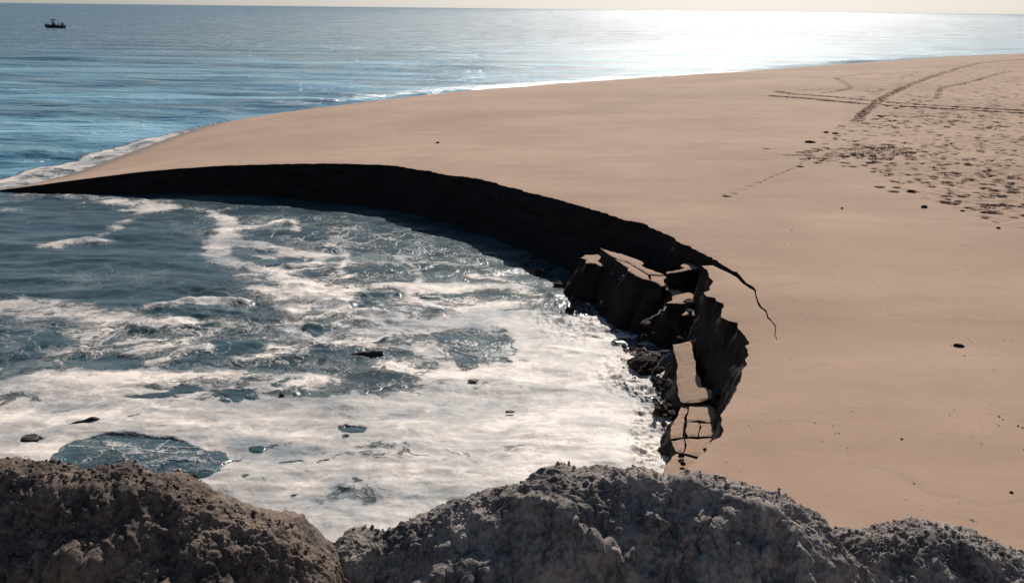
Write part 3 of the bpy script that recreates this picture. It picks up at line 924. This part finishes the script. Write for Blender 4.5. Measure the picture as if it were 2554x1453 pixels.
build_slab([(1678, 857), (1700, 858), (1722, 856), (1730, 880), (1736, 900), (1738, 925), (1748, 935), (1753, 958), (1774, 972), (1776, 998), (1745, 1003), (1706, 1006), (1696, 1002), (1690, 980), (1688, 940), (1690, 905), (1684, 885)],
           np.array([.78, .78, .78, .78, .76, .72, .70, .64, .60, .52, .50, .46, .46, .50, .60, .68, .74]), "tall pale tongue of slumped sand standing in the dark hollow", 0.22, 215, 0.025)
build_slab([(1722, 1008), (1776, 1003), (1792, 1016), (1793, 1048), (1765, 1050), (1740, 1046), (1713, 1050), (1712, 1036)],
           0.45, "broad sand slab directly below the tall pale tongue", 0.20, 217, 0.02)
build_slab([(1713, 1053), (1740, 1049), (1745, 1060), (1740, 1086), (1716, 1086), (1710, 1072)],
           0.43, "small squarish piece between the broad slab and the long crack", 0.20, 225, 0.015)
build_slab([(1744, 1050), (1765, 1053), (1793, 1051), (1793, 1070), (1785, 1085), (1744, 1087), (1749, 1062)],
           0.42, "greyish slab piece beside the beach edge, above the long crack", 0.20, 227, 0.015)
build_slab([(1700, 1010), (1718, 1009), (1708, 1040), (1705, 1070), (1704, 1088), (1674, 1091), (1672, 1062), (1690, 1035)],
           0.42, "narrow sand slab at the foam edge beside the broad cracked slab", 0.30, 219, 0.02)
build_slab([(1674, 1097), (1704, 1093), (1709, 1104), (1702, 1128), (1686, 1122), (1676, 1108)],
           0.44, "small slab piece under the long crack, at the foam edge", 0.28, 229, 0.02)
build_slab([(1708, 1092), (1785, 1092), (1790, 1110), (1766, 1140), (1706, 1128), (1712, 1106)],
           0.45, "pale sand slab under the long crack, against the beach edge", 0.25, 221, 0.02)
build_slab([(1676, 1137), (1690, 1128), (1740, 1142), (1745, 1160), (1700, 1186), (1660, 1192), (1655, 1165)],
           0.42, "lowest sand slab, partly hidden behind the large grey mound", 0.30, 223, 0.02)

def scatter(name, label, C, size, mat, seed, flat=0.7, attrs=False):
    r2 = np.random.default_rng(seed)
    bm = bmesh.new(); bmesh.ops.create_icosphere(bm, subdivisions=1, radius=1.0)
    bv = np.array([q.co[:] for q in bm.verts]); bf_ = np.array([[w_.index for w_ in q.verts] for q in bm.faces]); bm.free()
    k = len(C)
    st = bv[None] * (1 + 0.4 * r2.uniform(-1, 1, (k, len(bv), 1))) * (size[:, None, None] * r2.uniform(0.6, 1.3, (k, 1, 3)) * np.array([1, 1, flat]))
    V = (st + C[:, None]).reshape(-1, 3)
    Fc = (bf_[None] + (np.arange(k) * len(bv))[:, None, None]).reshape(-1, 3)
    o = mesh_obj(name, V, Fc, mat, smooth=False, attrs={"wet": np.zeros(len(V))} if attrs else None)
    return props(o, label, None, None, "stuff")

_r = np.random.default_rng(91)
_c = []
for (u0, v0, u1, v1, z0, k) in [(1480, 700, 1660, 830, .25, 70), (1560, 850, 1680, 960, .15, 60), (1650, 700, 1760, 800, .75, 60), (1640, 960, 1700, 1110, .15, 50),
                                (1690, 800, 1760, 860, .55, 50), (1745, 930, 1800, 1010, .35, 40), (1300, 640, 1480, 760, .05, 60)]:
    t_ = _r.uniform(0, 1, k); u_ = u0 + (u1 - u0) * t_ + _r.normal(0, 14, k); v_ = v0 + (v1 - v0) * t_ + _r.normal(0, 12, k)
    z_ = np.maximum(z0 + _r.normal(0, .12, k), 0.0)
    _c.append(np.column_stack([at(u_, v_, z_), z_]))
_c = np.vstack(_c)
scatter("sand_rubble", "dark crumbled sand rubble strewn among the slumped slabs", _c, 0.05 * np.exp(_r.normal(0, .6, len(_c))), M_edge, 92)
_u = _r.uniform(1500, 2560, 900); _v = 560 + 800 * _r.uniform(0, 1, 900) ** 0.8
_P, _z = on_beach(_u, _v)
_ok = ~in_hole(_P) & (rim_dist(_P) > .15) & (fbm(_P[:, 0] * .6, _P[:, 1] * .6, 3, 95) > -0.02)
_C = np.column_stack([_P, _z + 0.004])[_ok]
scatter("shell_bits", "tiny dark shell bits sprinkled over the smooth sand", _C, 0.007 * np.exp(_r.normal(0, .5, len(_C))), M_root, 96, 0.5)

# ------------------------------------------------------------------ foreground mounds of loose sand
def build_mound(crest, yc, label, mat, seed, ridge=None, cols=500, rows=300, near_k=1.0, far_k=0.85, rr=0.22):
    cr = np.array(crest, float)
    d = rays(cr[:, 0], cr[:, 1])
    ycs = yc if np.ndim(yc) else np.full(len(cr), yc)
    t = ycs / d[:, 1]
    X = d[:, 0] * t; Z = CAM_H + d[:, 2] * t
    xl = max(X[0], float(np.interp(-120, cr[:, 0], X))); xr = min(X[-1], float(np.interp(2680, cr[:, 0], X)))
    xs = np.concatenate([np.linspace(X[0], xl, 50, endpoint=False) if xl > X[0] + .01 else [], np.linspace(xl, xr, cols), np.linspace(xr, X[-1], 51)[1:] if xr < X[-1] - .01 else []])
    cols = len(xs)
    zc = np.interp(xs, X, Z); yy = np.interp(xs, X, ycs)
    k = np.ones(9) / 9
    zc = np.convolve(np.pad(zc, 4, 'edge'), k, 'valid')
    tt = np.concatenate([np.linspace(-1.5, -0.75, 40, endpoint=False), np.linspace(-0.75, 0.45, rows - 70, endpoint=False), np.linspace(0.45, 3.2, 30)])
    XX, TT = np.meshgrid(xs, tt, indexing='xy')
    ZC = np.broadcast_to(zc, XX.shape); YY = np.broadcast_to(yy, XX.shape) + TT
    kk = np.where(TT < 0, near_k, far_k)
    Zb = ZC - 0.105 - kk * (np.sqrt(TT * TT + rr * rr) - rr)
    # large folds and lumps
    low = fbm(XX * 1.7, YY * 1.7, 3, seed)
    Zb = Zb + 0.20 * low * sstep(0.0, 0.5, np.abs(TT)) * sstep(1.6, 0.9, TT)
    Zb = Zb + (0.11 * billow(XX * 2.1 + 0.4 * low, YY * 1.6, 2, seed + 3) + 0.05 * billow(XX * 5.2, YY * 4.2, 2, seed + 4)) * sstep(0.05, 0.45, -TT) * sstep(-1.4, -1.0, TT)
    if ridge is not None:
        for (pl, hgt, w) in ridge:
            q = np.array(pl, float)
            Q = rays(q[:, 0], q[:, 1])
            # ridge line lies on the near face: meet it with the plain profile
            tq = np.full(len(q), ycs.mean() if np.ndim(ycs) else yc)
            for _ in range(20):
                x_ = Q[:, 0] / Q[:, 1] * tq
                z_ = CAM_H + Q[:, 2] / Q[:, 1] * tq
                zz = np.interp(x_, xs, zc) - 0.07 - near_k * (np.sqrt((tq - np.interp(x_, xs, yy)) ** 2 + rr * rr) - rr)
                tq = tq + 0.4 * (z_ - zz)
            L = np.column_stack([Q[:, 0] / Q[:, 1] * tq, tq])
            dd, _, _ = polyline_dist(np.column_stack([XX.ravel(), YY.ravel()]), L)
            Zb = Zb + hgt * np.exp(-(dd.reshape(XX.shape) / w))
    V = np.stack([XX, YY, Zb], -1)
    # normals
    dx = np.gradient(V, axis=1); dy = np.gradient(V, axis=0)
    N = np.cross(dx, dy); N /= np.linalg.norm(N, axis=2)[..., None] + 1e-9
    # along-surface coordinates for crumbs
    S = YY * 1.25
    crumble = sstep(-0.25, 0.35, fbm(XX * 2.3, S * 2.3, 3, seed + 5) + 0.45 * np.exp(-(TT / 0.22) ** 2))
    b1 = billow(XX * 6, S * 6, 3, seed + 11)
    b2 = billow(XX * 17, S * 17, 4, seed + 13)
    b0 = billow(XX * 2.6, S * 2.6, 2, seed + 10)
    b3 = fbm(XX * 34, S * 34, 3, seed + 17)
    disp = 0.046 * b0 + 0.028 * b1 * (0.6 + 0.4 * crumble) + (0.005 + 0.010 * crumble) * b2 + 0.007 * b3 + 0.004 * fbm(XX * 60, S * 60, 3, seed + 19)
    V = V + N * disp[..., None]
    V[..., 2] = np.maximum(V[..., 2], 0.5)
    org = np.array([xs.mean(), float(np.mean(yy)), 1.6])
    o = mesh_obj("sand_mound", V.reshape(-1, 3) - org, grid_faces(len(tt), cols), mat)
    o.location = org
    props(o, label, "sand mound", "mounds of loose sand along the near edge")
    # crumbs resting on it
    r2 = np.random.default_rng(seed)
    nC = int(620 * (xs[-1] - xs[0]) / 2.0)
    bm = bmesh.new(); bmesh.ops.create_icosphere(bm, subdivisions=1, radius=1.0)
    bv = np.array([q.co[:] for q in bm.verts]); bfc = np.array([[w_.index for w_ in q.verts] for q in bm.faces]); bm.free()
    ii = np.clip((40 + (rows - 70) * np.clip(r2.normal(0.62, 0.28, nC), 0, 1)).astype(int), 0, len(tt) - 1); jj = r2.integers(0, cols, nC)
    ok = r2.random(nC) < 0.15 + 0.85 * crumble[ii, jj]
    ii, jj = ii[ok], jj[ok]; nC = len(ii)
    size = np.minimum(0.006 * np.exp(r2.normal(0, 0.6, nC)) + 0.003, 0.017)
    st = bv[None] * (1 + 0.45 * r2.uniform(-1, 1, (nC, len(bv), 1))) * (size[:, None, None] * r2.uniform(0.6, 1.2, (nC, 1, 3)))
    CV = (st + V[ii, jj][:, None] + N[ii, jj][:, None] * (size * 0.4)[:, None, None]).reshape(-1, 3) - org
    CF = (bfc[None] + (np.arange(nC) * len(bv))[:, None, None]).reshape(-1, 3)
    c = mesh_obj("sand_crumbs", CV, CF, mat, o, smooth=True)
    c["kind"] = "stuff"
    return o

build_mound([(-1100, 1150), (-700, 1118), (-400, 1140), (-90, 1138), (18, 1150), (100, 1158), (180, 1172), (250, 1180), (330, 1190), (370, 1192), (420, 1215), (470, 1232), (520, 1245), (560, 1270), (600, 1288), (650, 1300),
             (690, 1318), (730, 1348), (770, 1372), (795, 1395), (812, 1430), (840, 1470), (880, 1520)], 4.3,
            "dark brown crumbly sand mound filling the lower left corner", M_moundL, 301,
            ridge=[([(330, 1195), (300, 1230), (120, 1230)], 0.05, 0.08)], cols=560, rows=300, near_k=1.5)
build_mound([(770, 1520), (812, 1440), (830, 1385), (845, 1340), (860, 1330), (900, 1332), (960, 1330), (1010, 1312), (1060, 1290), (1100, 1268), (1130, 1250), (1200, 1232), (1240, 1222), (1290, 1212), (1320, 1198), (1350, 1180), (1400, 1170), (1450, 1165), (1550, 1169),
             (1600, 1172), (1650, 1184), (1700, 1184), (1760, 1190), (1850, 1203), (1920, 1218), (1970, 1238), (2030, 1272), (2060, 1290), (2080, 1318), (2110, 1352), (2160, 1410), (2230, 1500)], 4.9,
            "large grey sand mound with a broad rounded top at the middle of the near edge", M_moundC, 331,
            ridge=[([(1290, 1275), (1340, 1290), (1400, 1325), (1425, 1370), (1475, 1440)], 0.12, 0.08),
                   ([(1600, 1215), (1750, 1235), (1850, 1290), (1950, 1320), (2000, 1380)], 0.10, 0.14),
                   ([(1060, 1300), (980, 1370), (900, 1420)], 0.08, 0.10)], cols=820, rows=330, near_k=1.35)
build_mound([(2030, 1500), (2070, 1430), (2100, 1370), (2130, 1325), (2150, 1308), (2170, 1316), (2200, 1322), (2250, 1318), (2310, 1306), (2360, 1312), (2400, 1314), (2440, 1318), (2460, 1338), (2500, 1350), (2554, 1378), (2680, 1420), (2850, 1432), (3100, 1410), (3500, 1460)], 5.3,
            "small low grey sand mound in the lower right corner", M_moundC, 361, cols=380, rows=280, near_k=1.2)

# ------------------------------------------------------------------ small things lying about
def lump_mesh(seed, sub=2, rough=0.3):
    bm = bmesh.new(); bmesh.ops.create_icosphere(bm, subdivisions=sub, radius=1.0)
    r = np.random.default_rng(seed)
    v = np.array([q.co[:] for q in bm.verts]); f = [tuple(w.index for w in q.verts) for q in bm.faces]; bm.free()
    o = r.uniform(0, 20, 3)
    k = 1 + rough * (fbm(v[:, 0] * 1.4 + o[0], v[:, 1] * 1.4 + v[:, 2] * 1.7 + o[1], 3, seed) * 1.6)
    return v * k[:, None], f

def add_lump(name, label, cat, u, v, wpx, hpx, seed, mat, group=None, water=False, zat=None):
    if zat is not None:
        P = at(np.array([u]), np.array([v]), zat); z = zat
    elif water:
        P = at(np.array([u]), np.array([v]), 0.02); z = 0.03
    else:
        P, zz = on_beach(u, v); z = float(zz[0]) + 0.0
    dist = math.sqrt(P[0, 0] ** 2 + P[0, 1] ** 2 + (CAM_H - z) ** 2)
    sx = 0.5 * wpx * dist / FPX
    sz = max(0.5 * hpx * dist / FPX * (0.55 if water else 0.95), 0.02)
    V, F = lump_mesh(seed, 2, 0.35)
    V = V * np.array([sx, sx * 0.62, sz])
    V[:, 2] = np.maximum(V[:, 2], -0.45 * sz)
    o = mesh_obj(name, V, F, mat)
    o.location = (P[0, 0], P[0, 1], z + 0.3 * sz)
    o.rotation_euler = (0, 0, random.uniform(-.3, .3))
    return props(o, label, cat, group)

CLODS = [(2390, 863, 24, 10, "lone black clod on the bare sand at the far right"),
         (2020, 356, 24, 8, "flat black clod left of the footprints, nearest the smooth sand"),
         (2170, 408, 26, 6, "thin flat black clod just below the dug-over patch of sand"),
         (1812, 491, 20, 5, "small flat clod at the lower end of the thin line across the sand"),
         (2305, 518, 14, 10, "rounded black clod below the trampled sand"),
         (2272, 478, 18, 7, "black clod among the lowest footprints"),
         (1997, 417, 16, 5, "small clod on the thin line near the trampled sand"),
         (2083, 334, 14, 6, "small clod up the slope from the flat black one"),
         (2100, 520, 7, 5, "tiny dark pebble on the smooth sand below the footprints"),
         (1092, 357, 9, 6, "tiny pebble on the empty upper beach above the scarp"),
         (2490, 569, 9, 5, "small pebble beneath the trampled sand at the right edge"),
         (2450, 531, 12, 6, "rounded pebble at the lower edge of the footprints"),
         (2400, 527, 11, 6, "pebble beside the rounded one at the lower edge of the footprints"),
         (2060, 331, 11, 6, "small dark clod highest of the row left of the footprints"),
         (2522, 1229, 9, 6, "little dark pebble by the right edge above the small mound"),
         (2249, 1096, 6, 6, "tiny dark pebble on plain sand right of the slabs")]
for i, (u, v, w, h, lab) in enumerate(CLODS):
    add_lump("sand_clod" if w > 9 else "pebble", lab, "clod" if w > 9 else "pebble", u, v, w, h, 500 + i, M_clod, "dark clods and pebbles on the beach")

for i, (u, v, w, h, lab) in enumerate([(1180, 951, 28, 9, "dark floating scrap on the white foam below the round opening"),
                                       (1272, 1028, 26, 7, "dark floating scrap alone on the smooth pale foam"),
                                       (703, 987, 14, 16, "small upright dark scrap in the foam left of centre"),
                                       (75, 1096, 40, 12, "dark floating clump near the left edge of the foam")]):
    add_lump("flotsam", lab, "flotsam", u, v, w, h, 540 + i, M_wood, "scraps floating on the foam", True)

for i, (u, v, w, h, lab) in enumerate([(1699, 1138, 17, 18, "dark lump in place of a hole in the lowest sand slab, the larger of two"),
                                       (1703, 1158, 14, 14, "dark lump in place of a hole in the lowest sand slab, the smaller of two"),
                                       (1758, 1120, 10, 7, "small dark clod on the pale slab by the beach edge")]):
    add_lump("sand_clod", lab, "clod", u, v, w, h, 560 + i, M_clod, "dark clods on the slumped slabs", zat=0.45)  # first two are dark lumps added where the lowest slab has holes

def tube(pts, rads, sides=7):
    pts = np.array(pts, float); V = []; F = []
    T = np.gradient(pts, axis=0); T /= np.linalg.norm(T, axis=1)[:, None]
    ref = np.array([0.3, 0.2, 0.93])
    for i, (p, t, r) in enumerate(zip(pts, T, rads)):
        a = np.cross(t, ref); a /= np.linalg.norm(a); b = np.cross(t, a)
        for k in range(sides):
            th = 2 * math.pi * k / sides
            V.append(p + r * (a * math.cos(th) + b * math.sin(th)))
    n = len(pts)
    for i in range(n - 1):
        for k in range(sides):
            j = (k + 1) % sides
            F.append((i * sides + k, i * sides + j, (i + 1) * sides + j, (i + 1) * sides + k))
    F.append(tuple(range(sides))[::-1]); F.append(tuple(range((n - 1) * sides, n * sides)))
    return np.array(V), F

def add_tube(name, label, cat, path, r0, r1, mat, seed, group=None, wob=0.03, n=12):
    r = np.random.default_rng(seed)
    path = np.array(path, float)
    s = np.linspace(0, 1, n); ss = np.linspace(0, 1, len(path))
    P = np.stack([np.interp(s, ss, path[:, k]) for k in range(3)], 1)
    P[1:-1] += r.normal(0, wob, (n - 2, 3)) * np.array([1, 1, .5])
    rr_ = np.linspace(r0, r1, n) * (1 + 0.15 * r.normal(0, 1, n)); rr_[-1] *= 0.55; rr_[0] *= 0.6
    V, F = tube(P, rr_)
    base = P[0]
    o = mesh_obj(name, V - base, F, mat)
    o.location = base
    return props(o, label, cat, group)

def w3(u, v, z):
    q = at(np.array([u], float), np.array([v], float), z)[0]
    return (q[0], q[1], z)

# driftwood in the foam
add_tube("driftwood_log", "thick dark log end lying in the open water amid the foam", "driftwood", [w3(860, 889, .0), w3(895, 886, .03), w3(928, 883, .06), w3(956, 881, .07)], 0.05, 0.11, M_wood, 601, None, 0.012)
add_tube("driftwood_stick", "long thin dark stick floating on the grey foam at the left", "driftwood", [w3(140, 1066, .02), w3(190, 1056, .03), w3(225, 1047, .05), w3(247, 1046, .05)], 0.018, 0.060, M_wood, 603, None, 0.006)
add_tube("driftwood_twig", "short thin twig floating right of the long stick", "driftwood", [w3(300, 1043, .03), w3(340, 1036, .04), w3(375, 1032, .03)], 0.015, 0.03, M_wood, 605, None, 0.006)

# roots sticking out of the broken face
ROOTS = [((1596, 806, .55), (1630, 790, .62), (1662, 764, .72), .022, "long pale root arching below the squarish slab"),
         ((1560, 880, .22), (1600, 868, .42), (1650, 890, .45), .018, "highest root of the tangle at the foam edge"),
         ((1570, 905, .12), (1600, 878, .40), (1625, 888, .42), .016, "looped root on the brown root ball"),
         ((1585, 898, .15), (1618, 882, .36), (1672, 872, .55), .018, "root reaching from the root ball to the tall tongue"),
         ((1640, 915, .22), (1655, 893, .35), (1672, 882, .5), .020, "straight pale root standing against the tall tongue"),
         ((1625, 930, .10), (1645, 905, .28), (1662, 888, .42), .024, "thick pale root slanting down to the foam"),
         ((1590, 925, .10), (1618, 900, .30), (1620, 880, .4), .014, "thin root crossing the brown root ball"),
         ((1555, 870, .20), (1580, 886, .25), (1640, 900, .3), .013, "thin low root trailing along the foam edge"),
         ((1545, 700, .62), (1552, 692, .70), (1562, 683, .80), .018, "short pale root on the black face below the pale strip"),
         ((1446, 672, .42), (1452, 662, .52), (1458, 672, .45), .016, "little hooked root below the ragged pale patch")]
for i, (a, b, c, r, lab) in enumerate(ROOTS):
    add_tube("root", lab, "root", [w3(a[0], a[1], a[2] + .25), w3(b[0], b[1], b[2] + .25), w3(c[0], c[1], c[2] + .25)], r * .7, r, M_root, 620 + i, "roots hanging from the broken sand", 0.02)
V, F = lump_mesh(77, 3, 0.4)
q = at(np.array([1605.]), np.array([905.]), 0.15)[0]
rb = mesh_obj("root_ball", V * np.array([0.30, 0.30, 0.24]), F, M_edge); rb.location = (q[0], q[1], 0.08)
props(rb, "brown earthy root ball at the foam edge below the scarp", "root ball")

# ------------------------------------------------------------------ boat
def build_boat():
    bx, by = at(np.array([138.]), np.array([70.]), 0.0)[0]
    root = bpy.data.objects.new("motorboat", None); COL.objects.link(root)
    root.location = (bx, by, 0.0); root.rotation_euler = (0, 0, rad(8))
    props(root, "small dark motorboat with a canopy far out on the sea", "boat")
    def part(name, V, F, mat, smooth=False): return mesh_obj(name, V, F, mat, root, smooth)
    def boxm(x0, x1, y0, y1, z0, z1, tx=0.0, ty=0.0):
        V = [(x0, y0, z0), (x1, y0, z0), (x1, y1, z0), (x0, y1, z0), (x0 + tx, y0 + ty, z1), (x1 - tx, y0 + ty, z1), (x1 - tx, y1 - ty, z1), (x0 + tx, y1 - ty, z1)]
        return np.array(V), [(3, 2, 1, 0), (4, 5, 6, 7), (0, 1, 5, 4), (1, 2, 6, 5), (2, 3, 7, 6), (3, 0, 4, 7)]
    # hull: sections from the bow (-x) to the transom (+x)
    xs = np.linspace(-2.95, 2.75, 17); V = []; ns = 11
    for x in xs:
        t = (x + 2.95) / 5.7
        hw = 1.08 * min(1, (t / 0.42)) ** 0.62 if t < 0.42 else 1.08 - 0.06 * (t - .42)
        hw = max(hw, 0.03)
        sheer = 0.62 + 0.42 * (1 - t) ** 2
        keel = -0.30 + 0.75 * max(0, (0.25 - t) / 0.25) ** 2
        for k in range(ns):
            a = -1 + 2 * k / (ns - 1)
            if abs(a) > 0.6: zz = keel + 0.28 + (sheer - keel - .28) * (abs(a) - .6) / .4; yy = math.copysign(hw * (0.86 + 0.14 * (abs(a) - .6) / .4), a)
            else: zz = keel + 0.28 * abs(a) / .6; yy = hw * .86 * a / .6
            V.append((x, yy, zz))
    F = [(i * ns + k, i * ns + k + 1, (i + 1) * ns + k + 1, (i + 1) * ns + k) for i in range(len(xs) - 1) for k in range(ns - 1)]
    F.append(tuple(range((len(xs) - 1) * ns, len(xs) * ns))); F.append(tuple(range(ns))[::-1])
    hull = part("hull", V, F, M_hull, True)
    # deck and coaming
    D = []
    for x in xs:
        t = (x + 2.95) / 5.7
        hw = 1.08 * min(1, (t / 0.42)) ** 0.62 if t < 0.42 else 1.08 - 0.06 * (t - .42)
        zz = 0.60 + 0.42 * (1 - t) ** 2 - (0.25 if t > .45 else 0)
        D += [(x, -max(hw, .03) * .98, zz), (x, max(hw, .03) * .98, zz)]
    part("deck", D, [(2 * i, 2 * i + 2, 2 * i + 3, 2 * i + 1) for i in range(len(xs) - 1)], M_hull2)
    for sgn in (-1, 1):
        path = [(x, sgn * (1.08 * min(1, ((x + 2.95) / 5.7 / .42)) ** .62 if x < -.55 else 1.07), 0.64 + 0.42 * (1 - (x + 2.95) / 5.7) ** 2) for x in xs[1:]]
        v_, f_ = tube(path, [0.05] * len(path)); part("gunwale", v_, f_, M_hull2)
    v_, f_ = boxm(-0.65, 0.25, -0.5, 0.5, 0.35, 1.25, 0.08, 0.06); con = part("console", v_, f_, M_hull)
    v_, f_ = boxm(-0.55, -0.45, -0.46, 0.46, 1.24, 1.75, 0.0, 0.05); mesh_obj("windscreen", v_, f_, M_tint, con, False)
    v_, f_ = boxm(0.55, 1.15, -0.45, 0.45, 0.35, 0.95, 0.04, 0.03); seat = part("helm_seat", v_, f_, M_hull2)
    v_, f_ = boxm(1.02, 1.15, -0.45, 0.45, 0.95, 1.35, 0.02, 0.03); mesh_obj("seat_back", v_, f_, M_hull2, seat, False)
    v_, f_ = boxm(-1.15, 1.05, -0.95, 0.95, 2.38, 2.50, 0.10, 0.08); part("canopy", v_, f_, M_hull)
    for x, y in ((-0.62, -.52), (-0.62, .52), (-0.20, -.52), (-0.20, .52)):
        v_, f_ = tube([(x, y, .5), (x, y * 1.02, 1.5), (x + .02, y * 1.05, 2.40)], [.09] * 3); part("canopy_post", v_, f_, M_metal)
    for y in (-.55, .55):
        v_, f_ = tube([(.85, y, 2.40), (1.25, y, 1.5), (1.55, y, .55)], [.035] * 3); part("canopy_brace", v_, f_, M_metal)
    v_, f_ = boxm(1.75, 2.55, -0.7, 0.7, 0.35, 1.0, 0.05, 0.05); part("bait_locker", v_, f_, M_hull2)
    v_, f_ = boxm(2.0, 2.55, -0.30, 0.30, 1.0, 1.55, 0.10, 0.06); cowl = part("outboard_cowl", v_, f_, M_hull, True)
    v_, f_ = tube([(2.75, 0, 1.1), (2.85, 0, .3), (2.85, 0, -.4)], [.14, .11, .09]); mesh_obj("outboard_leg", v_, f_, M_metal, cowl)
    v_, f_ = tube([(-2.75, 0, 1.0), (-2.4, -.55, 1.35), (-1.6, -.85, 1.30)], [.025] * 3); part("bow_rail", v_, f_, M_metal)
    v_, f_ = tube([(-2.75, 0, 1.0), (-2.4, .55, 1.35), (-1.6, .85, 1.30)], [.025] * 3); part("bow_rail", v_, f_, M_metal)
    v_, f_ = tube([(1.6, .6, .6), (1.55, .6, 2.0), (1.5, .6, 3.1)], [.02, .015, .008]); part("antenna", v_, f_, M_metal)
build_boat()
